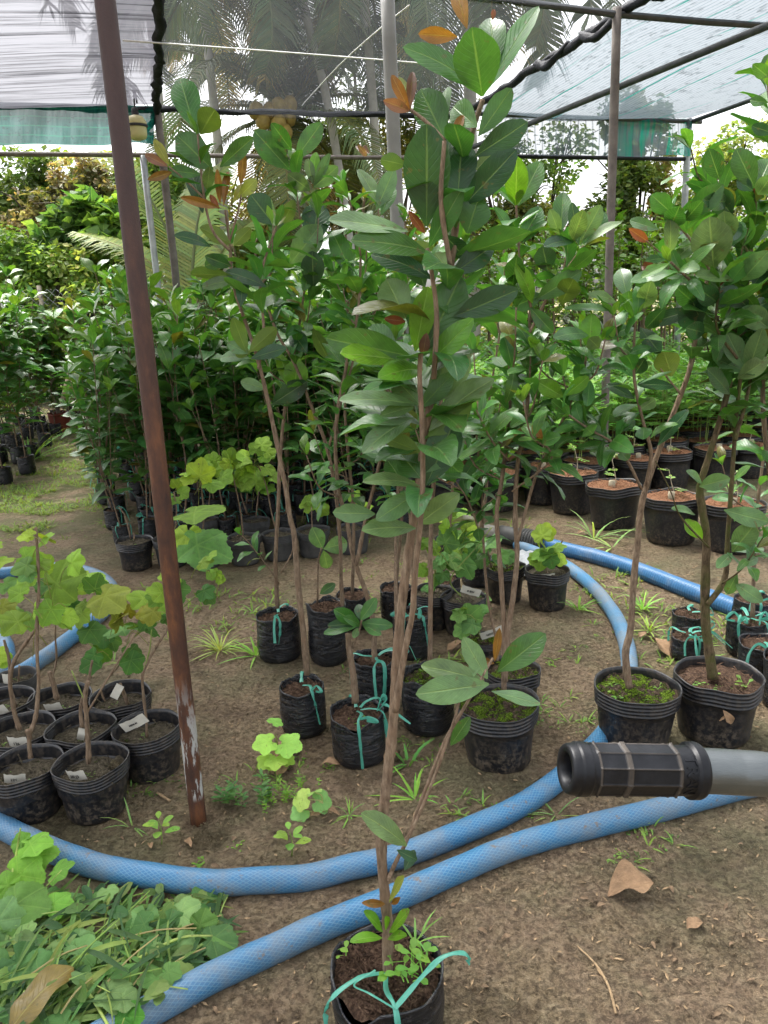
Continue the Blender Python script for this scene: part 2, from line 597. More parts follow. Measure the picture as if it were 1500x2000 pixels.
def catmull(pts, k=5):
    pts = [V(p) for p in pts]
    if len(pts) < 3:
        out = []
        for i in range(k + 1):
            out.append(pts[0].lerp(pts[-1], i / k))
        return out
    P = [pts[0] * 2 - pts[1]] + pts + [pts[-1] * 2 - pts[-2]]
    out = []
    for i in range(1, len(P) - 2):
        p0, p1, p2, p3 = P[i - 1:i + 3]
        for j in range(k):
            t = j / k
            out.append(.5 * ((2 * p1) + (p2 - p0) * t + (2 * p0 - 5 * p1 + 4 * p2 - p3) * t * t + (3 * p1 - p0 - 3 * p2 + p3) * t ** 3))
    out.append(pts[-1])
    return out


def tube(mb, pts, r0, r1=None, sides=8, k=5, jit=0.0, rnd=None, cap=True, col=(1, 1, 1), raw=False, knob=0.0):
    """tapering tube along a smooth curve; uv.x round, uv.y metres"""
    pts = [V(p) for p in pts] if raw else catmull(pts, k)
    if r1 is None: r1 = r0
    rnd = rnd or R
    n = len(pts)
    up = V((0, 0, 1))
    t = (pts[1] - pts[0]).normalized()
    a = t.cross(up)
    if a.length < .1: a = t.cross(V((1, 0, 0)))
    a.normalize()
    rings = []
    s = 0
    ph = rnd.random() * 9
    for i, p in enumerate(pts):
        t = (pts[min(i + 1, n - 1)] - pts[max(i - 1, 0)]).normalized()
        a = (a - t * a.dot(t)).normalized()
        b = t.cross(a)
        if i: s += (p - pts[i - 1]).length
        rr = r0 + (r1 - r0) * i / (n - 1)
        if knob and rnd.random() < .22: rr *= 1 + knob
        ring = []
        for j in range(sides + 1):
            an = 2 * math.pi * j / sides
            q = rr * (1 + (jit * noise.noise(V((math.cos(an) * 1.5 + ph, math.sin(an) * 1.5, s * 14))) if jit else 0))
            ring.append(mb.add(p + a * math.cos(an) * q + b * math.sin(an) * q, (j / sides, s), col))
        rings.append(ring)
    for i in range(n - 1):
        for j in range(sides):
            mb.f.append((rings[i][j], rings[i][j + 1], rings[i + 1][j + 1], rings[i + 1][j]))
    if cap:
        mb.f.append(tuple(rings[0][:sides][::-1]))
        mb.f.append(tuple(rings[-1][:sides]))
    return pts


# ------------------------------------------------------------------ leaves
GREEN = (.050, .148, .028)


def jitcol(c, rnd, a=.2, h=.12):
    k = 1 + rnd.uniform(-a, a)
    g = rnd.uniform(-h, h)
    return (max(0, c[0] * k * (1 + g * 1.6)), max(0, c[1] * k), max(0, c[2] * k * (1 - g)))


CLS = {
    'g': (0.042, 0.124, 0.025), 'd': (0.022, 0.071, 0.024), 'p': (0.097, 0.181, 0.071), 'b': (0.097, 0.235, 0.018),
    'u': (0.080, 0.130, 0.022), 'y': (0.185, 0.202, 0.029), 'o': (.205, .098, .024), 'r': (.15, .052, .03), 'n': (0.168, 0.084, 0.063),
}


def leaf(mb, base, tip, nrm, W, col, arch=.10, fold=.22, seg=6, half=2, wav=.10, obov=1.28, curl=0.0, rnd=None):
    base = V(base); tip = V(tip)
    ax = tip - base
    L = ax.length
    if L < 1e-5: return
    a = ax / L
    nn = V(nrm) - a * a.dot(V(nrm))
    if nn.length < 1e-3: nn = a.orthogonal()
    nn.normalize()
    s = a.cross(nn)
    rnd = rnd or R
    ph = rnd.random() * 6.3
    us = [i / half for i in range(-half, half + 1)]
    rows = []
    for i in range(seg + 1):
        t = i / seg
        if seg > 4 and i == seg - 1: t = 1 - .42 / seg
        c = base + ax * t + nn * (arch * L * 4 * t * (1 - t)) - nn * (curl * L * t * t * t)
        w = W * .5 * (math.sin(math.pi * min(1, max(0.0, t)) ** obov) ** .60 if 0 < t < 1 else 0.0)
        if t < .12: w = max(W * .03, w * t / .12)
        if i == seg: w = W * .012
        row = []
        for u in us:
            q = abs(u)
            off = fold * q * w * (1.15 - .35 * q) + wav * w * q * q * math.sin(t * 8 + ph + (2 if u > 0 else 0))
            row.append(mb.add(c + s * (u * w) + nn * off, (u * .5 + .5, t), col))
        rows.append(row)
    for i in range(seg):
        for j in range(2 * half):
            mb.f.append((rows[i][j], rows[i][j + 1], rows[i + 1][j + 1], rows[i + 1][j]))


def vleaf(mb, base, dirv, nrm, size, col, rnd, lobed=1.0, cup=.12, fine=True):
    """lobed grape-like leaf; base = where the stalk joins"""
    a = V(dirv).normalized()
    nn = V(nrm) - a * a.dot(V(nrm))
    if nn.length < 1e-3: nn = a.orthogonal()
    nn.normalize()
    s = a.cross(nn)
    lob = [(0, 1.0), (58, .86), (-58, .86), (118, .62), (-118, .62)]
    per = 14 if fine else 5
    keys = [-180, -118, -58, 0, 58, 118, 180]
    ths = []
    for k in range(6):
        for i in range(per): ths.append(keys[k] + (keys[k + 1] - keys[k]) * i / per)
    m_ = len(ths)
    sg = 24 if lobed >= 1 else 32
    ph = rnd.random() * 6
    c0 = mb.add(V(base), (.5, .02), col)
    rings = [[], [], []]
    for i, th in enumerate(ths):
        an = math.radians(th)
        r = (.74 - .20 * lobed) + (.26 + .18 * lobed) * max(A * math.exp(-((((th - tt + 180) % 360) - 180) / sg) ** 2) for tt, A in lob)
        r *= (.86 + .14 * math.cos(an))
        saw = (rnd.uniform(.01, .05) if i % 2 else -.02) * (1 if fine else .4)
        if abs(th) > 160: r *= .5
        rr = r * size * .62
        d = a * math.cos(an) + s * math.sin(an)
        dv = min(abs(th - k) for k in (-118, -58, 0, 58, 118))
        for j, f in enumerate((.36, .70, 1.0)):
            q = rr * f * (1 + (saw if j == 2 else 0))
            z = cup * size * (.30 * math.sin(math.radians(min(dv, 30) * 3)) * (.4 + .6 * f) - (.12 + .40 * abs(math.sin(an * .5 + ph)) + .22 * math.sin(an * 3 + ph)) * f * f)
            pu = math.sin(math.radians(min(dv, 60))) * q / size * .8
            rings[j].append(mb.add(V(base) + d * q + nn * z, (.5 + min(.49, pu), .05 + f * .9), col))
    for i in range(m_):
        j = (i + 1) % m_
        mb.f.append((c0, rings[0][i], rings[0][j]))
        for k in (0, 1): mb.f.append((rings[k][i], rings[k + 1][i], rings[k + 1][j], rings[k][j]))


def sprout(mb, pts, t0, n, L, asp=.40, rnd=None, col=None, up=.55, whorl=4, seg=5, half=2, droop=.15, young=None, t1=1.0, bare=0.0):
    """leaves set spirally along the upper part of a stem, a whorl of upright ones at its end"""
    rnd = rnd or R
    col = col or GREEN
    pts = [V(p) for p in pts]
    ln = [0]
    for i in range(1, len(pts)): ln.append(ln[-1] + (pts[i] - pts[i - 1]).length)
    tot = ln[-1]
    ang = rnd.random() * 6.28
    for q in range(n):
        f = q / max(1, n - 1)
        t = t0 + (t1 - t0) * f
        if q >= n - whorl: t = t1 - .006 * (n - q)
        d = t * tot
        i = 1
        while i < len(pts) - 1 and ln[i] < d: i += 1
        k = (d - ln[i - 1]) / max(1e-6, ln[i] - ln[i - 1])
        p = pts[i - 1].lerp(pts[i], min(1, k))
        sd = (pts[i] - pts[i - 1]).normalized()
        x = sd.orthogonal().normalized(); y = sd.cross(x)
        ang += 2.4 + rnd.uniform(-.35, .35)
        out = x * math.cos(ang) + y * math.sin(ang)
        e = up * (.35 + .9 * f) + rnd.uniform(-.25, .3)
        if q >= n - whorl: e = up + .45 + rnd.uniform(-.2, .25)
        e = min(1.35, max(-.35, e))
        dr = sd * math.sin(e) + out * math.cos(e)
        dr.z -= droop * (1 - f) * rnd.uniform(.3, 1.2)
        dr.normalize()
        l = L * rnd.uniform(.72, 1.15) * (.8 + .2 * math.sin(3.0 * (f + .05)))
        if q >= n - whorl: l *= rnd.uniform(.6, .95)
        nr = sd - dr * dr.dot(sd) + V((rnd.uniform(-.35, .35), rnd.uniform(-.35, .35), rnd.uniform(0, .5)))
        c = jitcol(col, rnd)
        if q >= n - whorl and rnd.random() < .55: c = jitcol((.085, .19, .028), rnd)
        if rnd.random() < .05: c = jitcol((.10, .11, .02), rnd)
        tgt = mb
        if young is not None and q >= n - 2:
            tgt = young; c = jitcol(CLS[rnd.choice('ory')], rnd); l *= .6
        pet = l * .07
        leaf(tgt, p + dr * pet, p + dr * (l + pet), nr, l * asp * rnd.uniform(.8, 1.2), c, rnd.uniform(-.05, .16), rnd.uniform(.08, .5), seg, half, rnd=rnd, wav=rnd.uniform(.04, .26), curl=rnd.uniform(-.1, .28))


def pxleaves(text, Yb, mb, young, rnd, dyk=1.0, minasp=.36):
    """leaves read off as 'bx by tx ty width class' and stood at world distance Yb, turned so that they show that width"""
    for ln in text.strip().split('\n'):
        for it in ln.split(';'):
            q = it.split()
            if len(q) < 5: continue
            bx, by, tx, ty, w = map(float, q[:5])
            cl = q[5] if len(q) > 5 else 'g'
            dy = float(q[6]) if len(q) > 6 else rnd.uniform(-.06, .05) * dyk
            y0 = Yb(bx, by) if callable(Yb) else Yb
            b = D(bx, by, y0)
            t = D(tx, ty, y0 + dy)
            L = (t - b).length
            mid = (b + t) * .5
            vd = (CAM - mid)
            dep = vd.dot(-_F) * 1.0
            wm = w / FOC * dep
            ax = (t - b).normalized()
            v = (vd - ax * ax.dot(vd)).normalized()
            s = ax.cross(v)
            small = cl in 'orn'
            Wt = max(wm, L * (minasp if not small else .2))
            th = math.acos(min(1, wm / Wt))
            n1 = v * math.cos(th) + s * math.sin(th)
            n2 = v * math.cos(th) - s * math.sin(th)
            nr = n1 if n1.z > n2.z else n2
            if cl == 'u': nr = -v * math.cos(th) + (s if s.z > 0 else -s) * math.sin(th)
            leaf(young if small else mb, b, t, nr, Wt, jitcol(CLS[cl], rnd, .14, .08), rnd.uniform(.0, .09), rnd.uniform(.08, .3) if not small else .7, 10 if L > .09 else 7, 3 if L > .09 else 2, rnd=rnd, wav=rnd.uniform(.03, .14))


# ------------------------------------------------------------------ pots
def lathe(mb, prof, n=36, wob=0.0, seed=0, col=(1, 1, 1), wz=0.0):
    rings = []
    for k, (r, z) in enumerate(prof):
        ring = []
        for j in range(n + 1):
            a = 2 * math.pi * (j % n) / n
            w = 1 + wob * noise.noise(V((math.cos(a) * 1.1 + seed * 3.1, math.sin(a) * 1.1, z * 6 + seed)))
            dz = wz * noise.noise(V((math.cos(a) * 1.3 + seed, math.sin(a) * 1.3, seed * 2.0))) * (z / .2)
            ring.append(mb.add((r * w * math.cos(a), r * w * math.sin(a), z + dz), (j / n, z), col))
        rings.append(ring)
    for k in range(len(prof) - 1):
        for j in range(n):
            mb.f.append((rings[k][j], rings[k][j + 1], rings[k + 1][j + 1], rings[k + 1][j]))
    return rings


def rigid_pot(root, r, h, seed, mat='pot', ribs=4, fill=.86, soil='soil', n=40, tilt=0, wob=.075, fibres=40):
    rb = r * .80
    prof = [(0.001, .004), (rb * .94, .003), (rb, .012)]
    zr = h * (1 - .055 * (ribs + 1))
    for i in range(1, 7):
        t = i / 6
        prof.append((rb + (r * .965 - rb) * t * zr / h, .012 + (zr - .012) * t))
    z = zr
    st = (h - zr) / max(1, ribs + .5)
    for i in range(ribs):
        rr = r * (.965 + .03 * i / max(1, ribs))
        prof += [(rr - .0005, z + st * .10), (rr + r * .022, z + st * .22), (rr + r * .022, z + st * .42), (rr - .0005, z + st * .55)]
        z += st
    prof += [(r * .99, h - .004), (r * 1.015, h - .002), (r * 1.01, h), (r * .975, h - .001), (r * .955, h - .012), (r * .93, h * fill - .03)]
    mb = MB()
    lathe(mb, prof, n, wob, seed, wz=.012)
    pot = mb.build('pot', mat, root)
    soil_disc(pot, r * .958, h * fill, seed, soil, fibres)
    return pot


def soil_disc(pot, r, z, seed, mat, fibres=40, amp=.010):
    if mat == 'mosssoil': amp = .02
    mb = MB()
    rnd = random.Random(seed * 13 + 5)
    n = 40
    rings = []
    for k in range(9):
        q = r * k / 8
        ring = []
        for j in range(n):
            a = 2 * math.pi * j / n
            x, y = q * math.cos(a), q * math.sin(a)
            w = 1 + .05 * noise.noise(V((math.cos(a) * 1.1 + seed * 3.1, math.sin(a) * 1.1, z * 6 + seed)))
            ring.append(mb.add((x * w, y * w, z + amp * 1.3 * noise.noise(V((x * 30, y * 30, seed))) + amp * .8 * noise.noise(V((x * 90, y * 90, seed + 4))) + .006 * (1 - (k / 8) ** 2))))
        rings.append(ring)
    for k in range(8):
        for j in range(n):
            mb.f.append((rings[k][j], rings[k][(j + 1) % n], rings[k + 1][(j + 1) % n], rings[k + 1][j]))
    for i in range(fibres):
        a = rnd.random() * 6.28; q = r * .93 * math.sqrt(rnd.random())
        c = V((q * math.cos(a), q * math.sin(a), z + .008 + rnd.random() * .008))
        d = V((rnd.uniform(-1, 1), rnd.uniform(-1, 1), rnd.uniform(-.25, .35))).normalized() * rnd.uniform(.006, .022)
        w = d.orthogonal().normalized() * rnd.uniform(.0008, .0022)
        i0 = mb.add(c - d + w); i1 = mb.add(c - d - w); i2 = mb.add(c + d - w); i3 = mb.add(c + d + w)
        mb.f.append((i0, i1, i2, i3))
    return mb.build('soil', mat, pot)


def bag_pot(root, r, h, seed, fill=.88, soil='soil', n=56, fibres=60, slump=.08, notch=None, mat='bag'):
    """soft plastic bag: wrinkled film, rim rolled over and uneven"""
    mb = MB()
    prof = [(.001, .006), (r * .86, .003), (r * .95, .014), (r * .985, h * .15), (r * 1.0, h * .3), (r * 1.005, h * .45), (r * 1.0, h * .6), (r * 1.0, h * .72),
            (r * .985, h * .78), (r * 1.0, h * .82), (r * .98, h * .86), (r * 1.0, h * .90), (r * .985, h * .94), (r * 1.01, h * .97), (r * 1.005, h), (r * .975, h * 1.0), (r * .955, h * .96), (r * .93, h * fill - .02)]
    rings = []
    for k, (q, z) in enumerate(prof):
        ring = []
        for j in range(n):
            a = 2 * math.pi * j / n
            ca, sa = math.cos(a), math.sin(a)
            w = 1 + slump * noise.noise(V((ca * 1.2 + seed * 3.3, sa * 1.2, z * 9 + seed))) + .025 * noise.noise(V((ca * 4 + seed, sa * 4, z * 40)))
            top = max(0, (z / h - .55) / .45)
            dz = top * h * (.09 * noise.noise(V((ca * 1.4 + seed, sa * 1.4, seed * 1.7))) + .035 * noise.noise(V((ca * 4 + seed, sa * 4, 2))))
            if notch:
                da = abs((a - notch[0] + math.pi) % (2 * math.pi) - math.pi)
                dz -= top * notch[2] * math.exp(-(da / notch[1]) ** 2)
            ring.append(mb.add((q * w * ca, q * w * sa, z + dz), (j / n, z)))
        rings.append(ring)
    for k in range(len(prof) - 1):
        for j in range(n):
            mb.f.append((rings[k][j], rings[k][(j + 1) % n], rings[k + 1][(j + 1) % n], rings[k + 1][j]))
    pot = mb.build('pot', mat, root)
    soil_disc(pot, r * .96, h * fill, seed, soil, fibres, .014)
    return pot


def ribbon_strip(mb, pts, w, k=5, twist=0.0, face=None):
    pts = catmull(pts, k)
    n = len(pts)
    prev = None
    for i, p in enumerate(pts):
        t = (pts[min(i + 1, n - 1)] - pts[max(0, i - 1)]).normalized()
        f = V(face) if face is not None else V((0, 0, 1))
        s = t.cross(f)
        if s.length < .15: s = t.cross(V((0, -1, .2)))
        s.normalize()
        nn = s.cross(t)
        an = twist * i / n
        s = s * math.cos(an) + nn * math.sin(an)
        ww = w * (.75 + .35 * noise.noise(p * 40))
        a = mb.add(p + s * ww); b = mb.add(p + nn * (w * .35)); c = mb.add(p - s * ww)
        if prev:
            mb.f.append((prev[0], prev[1], b, a)); mb.f.append((prev[1], prev[2], c, b))
        prev = (a, b, c)


def ribbon_tie(root, r, h, ang, seed, tail=.6, bow=True, w=.008, mat='ribbon'):
    """green strap from the stem over the rim and down the pot side (angle ang), knotted with loose ends"""
    rnd = random.Random(seed * 7 + int(ang * 10))
    mb = MB()
    for da in (0.0, rnd.uniform(1.6, 2.8)):
        a = ang + da
        d = V((math.cos(a), math.sin(a), 0)); sd = d.cross(V((0, 0, 1)))
        tl = tail + rnd.uniform(-.2, .35)
        ribbon_strip(mb, [d * .012 + V((0, 0, h + .004)), d * r * .5 + sd * rnd.uniform(-.015, .015) + V((0, 0, h + .010)), d * r * .98 + V((0, 0, h + .012)), d * (r + .012) + V((0, 0, h * .88)), d * (r + .012) + sd * rnd.uniform(-.02, .02) + V((0, 0, max(.005, h * (1 - tl))))], w * rnd.uniform(.75, 1.15))
        if bow and da == 0:
            kpt = d * (r * rnd.uniform(.6, 1.0)) + V((0, 0, h + .010))
            for k in range(rnd.randint(1, 3)):
                q = rnd.uniform(-1, 1); u = rnd.uniform(.01, .04)
                l = rnd.uniform(.025, .06)
                dd = (sd * q + d * rnd.uniform(.0, .8)).normalized()
                if rnd.random() < .55:
                    ribbon_strip(mb, [kpt, kpt + dd * l * .6 + V((0, 0, u)), kpt + dd * l * 1.1 + V((0, 0, u * .3)), kpt + dd * l * .5 + V((0, 0, .002))], w * .8, face=d)
                else:
                    ribbon_strip(mb, [kpt, kpt + dd * l * .7 + V((0, 0, u * .6)), kpt + dd * l * 1.3 + d * .02 + V((0, 0, -.01)), kpt + dd * l * 1.5 + d * (r * .3 + .02) + V((0, 0, -rnd.uniform(.03, .10)))], w * .8, face=d)
    return mb.build('ribbon', mat, root)


def tuft(mb, c, n, size, rnd, col, r=.02, up=.6):
    for i in range(n):
        a = rnd.random() * 6.28
        d = V((math.cos(a), math.sin(a), rnd.uniform(.1, up * 2))).normalized()
        b = V(c) + V((rnd.uniform(-r, r), rnd.uniform(-r, r), 0))
        st = d * size * rnd.uniform(.3, 1.2)
        l = size * rnd.uniform(.6, 1.2)
        d2 = V((d.x, d.y, d.z * .2)).normalized()
        leaf(mb, b + st, b + st + d2 * l, (0, 0, 1), l * .62, jitcol(col, rnd), .05, .2, 4, 1, rnd=rnd)
        w = d.cross(V((0, 0, 1))).normalized() * .0012
        i0 = mb.add(b - w, (.3, .5), col); i1 = mb.add(b + w, (.3, .5), col); i2 = mb.add(b + st + w, (.3, .5), col); i3 = mb.add(b + st - w, (.3, .5), col)
        mb.f.append((i0, i1, i2, i3))


def blades(mb, c, n, L, rnd, col, spread=1.0, w=.004, r=.02, flat=.5):
    for i in range(n):
        a = rnd.random() * 6.28
        o = V((math.cos(a), math.sin(a), 0))
        b = V(c) + o * rnd.random() * r
        l = L * rnd.uniform(.5, 1.15)
        e = rnd.uniform(flat, 1.3)
        p1 = b + (o * math.cos(e) + V((0, 0, math.sin(e)))) * l * .5
        p2 = p1 + (o * math.cos(e * .4) * spread + V((0, 0, math.sin(e * .35) - .25))).normalized() * l * .5
        s = o.cross(V((0, 0, 1)))
        cc = jitcol(col, rnd)
        pr = None
        for t in (0, .25, .5, .75, 1):
            q = (b * (1 - t) ** 2 + p1 * 2 * t * (1 - t) + p2 * t * t)
            ww = w * (1 - t) ** .6 * (.6 + .8 * min(1, t * 4)) + .0003
            x = mb.add(q + s * ww, (.35, t), cc); y = mb.add(q - s * ww, (.65, t), cc)
            if pr: mb.f.append((pr[0], pr[1], y, x))
            pr = (x, y)


def leafcloud(mb, blobs, n, size, cols, rnd, clump=2.2, thr=-.08, upb=.5, asp=.6):
    """leaf-sized folded faces through blobs [(centre, (rx,ry,rz), weight)] with gaps where a noise field is low"""
    tw = sum(b[2] for b in blobs)
    made = 0; tries = 0
    while made < n and tries < n * 8:
        tries += 1
        x = rnd.random() * tw
        for c, rr, w in blobs:
            x -= w
            if x <= 0: break
        d = V((rnd.gauss(0, 1), rnd.gauss(0, 1), rnd.gauss(0, 1))).normalized()
        q = rnd.random() ** .42
        p = V(c) + V((d.x * rr[0], d.y * rr[1], d.z * rr[2])) * q
        nz = noise.noise(p * clump)
        if nz < thr + rnd.uniform(-.12, .12) or p.z < 0: continue
        made += 1
        a = V((rnd.gauss(0, 1), rnd.gauss(0, 1), rnd.gauss(-.25, .6))).normalized()
        nn = V((rnd.gauss(0, .7), rnd.gauss(0, .7), upb + rnd.random())) + d * .4
        nn = (nn - a * a.dot(nn))
        if nn.length < .05: continue
        nn.normalize()
        s = a.cross(nn)
        l = size * rnd.uniform(.6, 1.3); w = l * asp * .5
        cidx = min(len(cols) - 1, int(max(0, min(.999, .5 + .75 * noise.noise(p * clump * .45 + V((5, 3, 1))) + rnd.uniform(-.14, .14))) * len(cols)))
        col = jitcol(cols[cidx], rnd, .25)
        i0 = mb.add(p, (.5, 0), col); i1 = mb.add(p + a * l * .5 + s * w + nn * w * .35, (0, .5), col)
        i2 = mb.add(p + a * l, (.5, 1), col); i3 = mb.add(p + a * l * .5 - s * w + nn * w * .35, (1, .5), col)
        mb.f.append((i0, i1, i2)); mb.f.append((i0, i2, i3))
# ------------------------------------------------------------------ daylight
w = bpy.data.worlds.new('World'); S.world = w; w.use_nodes = True
nt = w.node_tree
for q in list(nt.nodes): nt.nodes.remove(q)
n = N(nt)
SUN_EL, SUN_ROT = math.radians(62), math.radians(-35)
sky = n.node('ShaderNodeTexSky', sky_type='NISHITA')
sky.sun_disc = False
sky.sun_elevation = SUN_EL; sky.sun_rotation = SUN_ROT
sky.air_density = 1.0; sky.dust_density = 6.0; sky.ozone_density = 1.0
hs = n.node('ShaderNodeHueSaturation')
hs.inputs['Saturation'].default_value = .22
n.link(sky.outputs[0], hs.inputs['Color'])
bg = n.node('ShaderNodeBackground'); bg.inputs['Strength'].default_value = .15
n.link(hs.outputs[0], bg.inputs['Color'])
ow = n.node('ShaderNodeOutputWorld'); n.link(bg.outputs[0], ow.inputs['Surface'])
sl = bpy.data.lights.new('sun', 'SUN'); sl.energy = 1.4; sl.angle = math.radians(24); sl.color = (1, .96, .9)
so = bpy.data.objects.new('sun', sl); COL.objects.link(so)
sd = V((math.sin(SUN_ROT) * math.cos(SUN_EL), math.cos(SUN_ROT) * math.cos(SUN_EL), math.sin(SUN_EL)))
so.rotation_euler = sd.to_track_quat('Z', 'Y').to_euler()
so.location = (0, 0, 20)
S.view_settings.view_transform = 'Standard'
S.view_settings.look = 'None'
S.view_settings.exposure = EXPOSURE
S.cycles.max_bounces = 8
S.cycles.diffuse_bounces = 3
S.cycles.glossy_bounces = 3
S.cycles.transmission_bounces = 4
S.cycles.transparent_max_bounces = 12
S.cycles.use_denoising = True
S.cycles.sample_clamp_indirect = 6
S.cycles.use_adaptive_sampling = True
S.cycles.adaptive_threshold = .02


# ------------------------------------------------------------------ ground
def gz(x, y):
    k = max(0, 1 - (abs(y - 2.5) / 5) ** 2)
    if k <= 0: return 0
    return k * (.010 * noise.noise(V((x * 2.2, y * 2.2, 0))) + .007 * noise.noise(V((x * 9, y * 9, 3))) + .006 * noise.noise(V((x * 26, y * 26, 7))) + .0035 * noise.noise(V((x * 55, y * 55, 2))))


def axis(lo, hi, a, b, step, grow=1.25):
    out = []
    t = a
    while t < b:
        out.append(t); t += step
    s = step
    t = b
    while t < hi:
        out.append(t); s *= grow; t += s
    out.append(hi)
    s = step; t = a - s; pre = []
    while t > lo:
        pre.append(t); s *= grow; t -= s
    pre.append(lo)
    return pre[::-1] + out


xs = axis(-220, 220, -1.6, 1.6, .0115)
ys = axis(-30, 420, .85, 4.3, .0135, 1.12)
mb = MB()
W_ = len(xs)
for y in ys:
    for x in xs:
        mb.add((x, y, gz(x, y)))
for j in range(len(ys) - 1):
    for i in range(W_ - 1):
        q = j * W_ + i
        mb.f.append((q, q + 1, q + W_ + 1, q + W_))
g = mb.build('ground', 'earth'); tag(g, kind='structure')

# crumbs of soil and bits of litter lying on it
rnd = random.Random(11)
mb = MB(); lit = MB()


def crumb(mb, c, r):
    k = []
    for d in ((1, 0, .1), (-.4, .85, 0), (-.5, -.8, .05), (.1, 0, .95), (0, .1, -.5)):
        k.append(mb.add(V(c) + V(d) * r * rnd.uniform(.6, 1.2)))
    a, b, c_, t, u = k
    for f in ((a, b, t), (b, c_, t), (c_, a, t), (b, a, u), (c_, b, u), (a, c_, u)): mb.f.append(f)


for i in range(17000):
    y = .8 + 3.6 * rnd.random() ** 1.3; x = rnd.uniform(-.85, .85) * (y * .62 + .25)
    if noise.noise(V((x * 3, y * 3, 9))) < -.12 and rnd.random() < .75: continue
    crumb(mb, (x, y, gz(x, y) + .001), rnd.uniform(.0012, .005) * (2.0 if rnd.random() < .04 else 1))
o = mb.build('soil_crumbs', 'earth', smooth=False); tag(o, kind='stuff')
for i in range(2600):
    y = .8 + 4.2 * rnd.random(); x = rnd.uniform(-.9, .9) * (y * .62 + .25)
    c = V((x, y, gz(x, y) + .004))
    a = rnd.random() * 6.28
    d = V((math.cos(a), math.sin(a), rnd.uniform(-.1, .25))) * rnd.uniform(.004, .012)
    s = V((-math.sin(a), math.cos(a), 0)) * rnd.uniform(.0014, .003)
    i0 = lit.add(c - d); i1 = lit.add(c + s + V((0, 0, .002))); i2 = lit.add(c + d); i3 = lit.add(c - s)
    lit.f.append((i0, i1, i2, i3))
o = lit.build('plant_litter', 'husk', smooth=False); tag(o, kind='stuff')

# ------------------------------------------------------------------ shade house: frame and nets
ZR = 3.2
SL = G(305, 207, ZR); FR = G(1350, 232, ZR)
Bd = (FR - SL); Bd.z = 0; Bd.normalize()
Ad = V((-Bd.y, Bd.x, 0))
FLN = Bd.cross(V((0, 0, 1)))           # normal of the far upright plane


def E(px, py):                          # point of the upright plane under the far edge of the roof
    d = ray(px, py)
    t = (SL - CAM).dot(FLN) / d.dot(FLN)
    return CAM + d * t


def fe(px, py=210):                     # far-edge point seen at px
    p = E(px, py); p.z = ZR
    return p


fL = SL - Bd * 5.0
sR = fe(900, 222)
rR = FR


def panel(name, p0, p1, back, mat, nu, nv, label, sag=.05, seed=0):
    mb = MB()
    wd = (p1 - p0).length
    for j in range(nv + 1):
        for i in range(nu + 1):
            u = i / nu; v = j / nv
            p = p0.lerp(p1, u) - Ad * (back * v)
            p.z += -sag * math.sin(math.pi * u) * .8 + .05 * noise.noise(V((p.x * .8 + seed, p.y * .8, seed)))
            mb.add(p, (u * wd, v * back))
    for j in range(nv):
        for i in range(nu):
            q = j * (nu + 1) + i
            mb.f.append((q, q + 1, q + nu + 2, q + nu + 1))
    o = mb.build(name, mat)
    tag(o, label, 'shade net')
    return o


BACK = 6.0
panel('shade_net', fL, SL, BACK, 'net_left', 30, 60, 'white streaky shade net overhead, left of the black rope seam', .08, 1)
panel('shade_net', SL + Bd * .004, sR, BACK, 'net_mid', 30, 60, 'dark grey see-through shade net overhead in front of the palms', .06, 2)
panel('shade_net', sR + Bd * .004, rR, BACK, 'net_right', 30, 60, 'pale shade net overhead with teal threads and dark flecks', .05, 3)


def upright(name, p0, p1, q0, q1, mat, label, nu=40, nv=8):
    mb = MB()
    wd = (p1 - p0).length
    for j in range(nv + 1):
        for i in range(nu + 1):
            u = i / nu; v = j / nv
            p = p0.lerp(p1, u).lerp(q0.lerp(q1, u), v)
            p = p - Ad * (.05 + .05 * noise.noise(V((u * 7, v * 1.5, 1)))) * (1 if v > 0 else .5)
            p.z += .03 * noise.noise(V((u * 5, v, 4))) * v
            mb.add(p, (u * wd if name != 'net_valance' else u, (p0.z - p.z)))
    for j in range(nv):
        for i in range(nu):
            q = j * (nu + 1) + i
            mb.f.append((q, q + 1, q + nu + 2, q + nu + 1))
    o = mb.build(name, mat)
    tag(o, label, 'shade net')
    return o


a0 = E(-160, 196); a1 = E(302, 208)
upright('green_net', a0, a1, E(-160, 287), E(300, 284), 'net_green', 'teal green net hanging down from the roof edge behind the rusty post')
upright('net_valance', E(940, 228), E(1348, 232), E(940, 303), E(1343, 308), 'net_val', 'pale hanging net strip with green threads under the far right roof edge')


def bar(name, pts, r, mat, label, cat, k=4, sides=8, jit=0.0, r1=None, group=None):
    mb = MB()
    tube(mb, pts, r, r1 if r1 is not None else r, sides, k, jit)
    o = mb.build(name, mat, origin=tuple(V(pts[0])))
    tag(o, label, cat, group)
    return o


def wob(p0, p1, nseg, amp, rnd):
    return [p0.lerp(p1, i / nseg) + V((rnd.uniform(-amp, amp), rnd.uniform(-amp, amp), rnd.uniform(-amp, amp))) for i in range(nseg + 1)]


dz = V((0, 0, -.03))
bar('edge_rope', wob(fL + dz, sR + dz, 40, .008, rnd), .026, 'rope', 'black rope hem along the far edge of the shade roof', 'rope', 3, 7, .5)
bar('seam_rope', wob(SL + dz, SL - Ad * 7.5 + dz, 60, .010, rnd), .032, 'rope', 'thick black knotted rope seam running up from the roof edge', 'rope', 2, 7, .9)
bar('seam_rope', [E(305, 210), E(296, 240), E(282, 262), E(277, 270)], .022, 'rope', 'short slack black rope end hanging at the left roof corner', 'rope', 5, 6, .8)
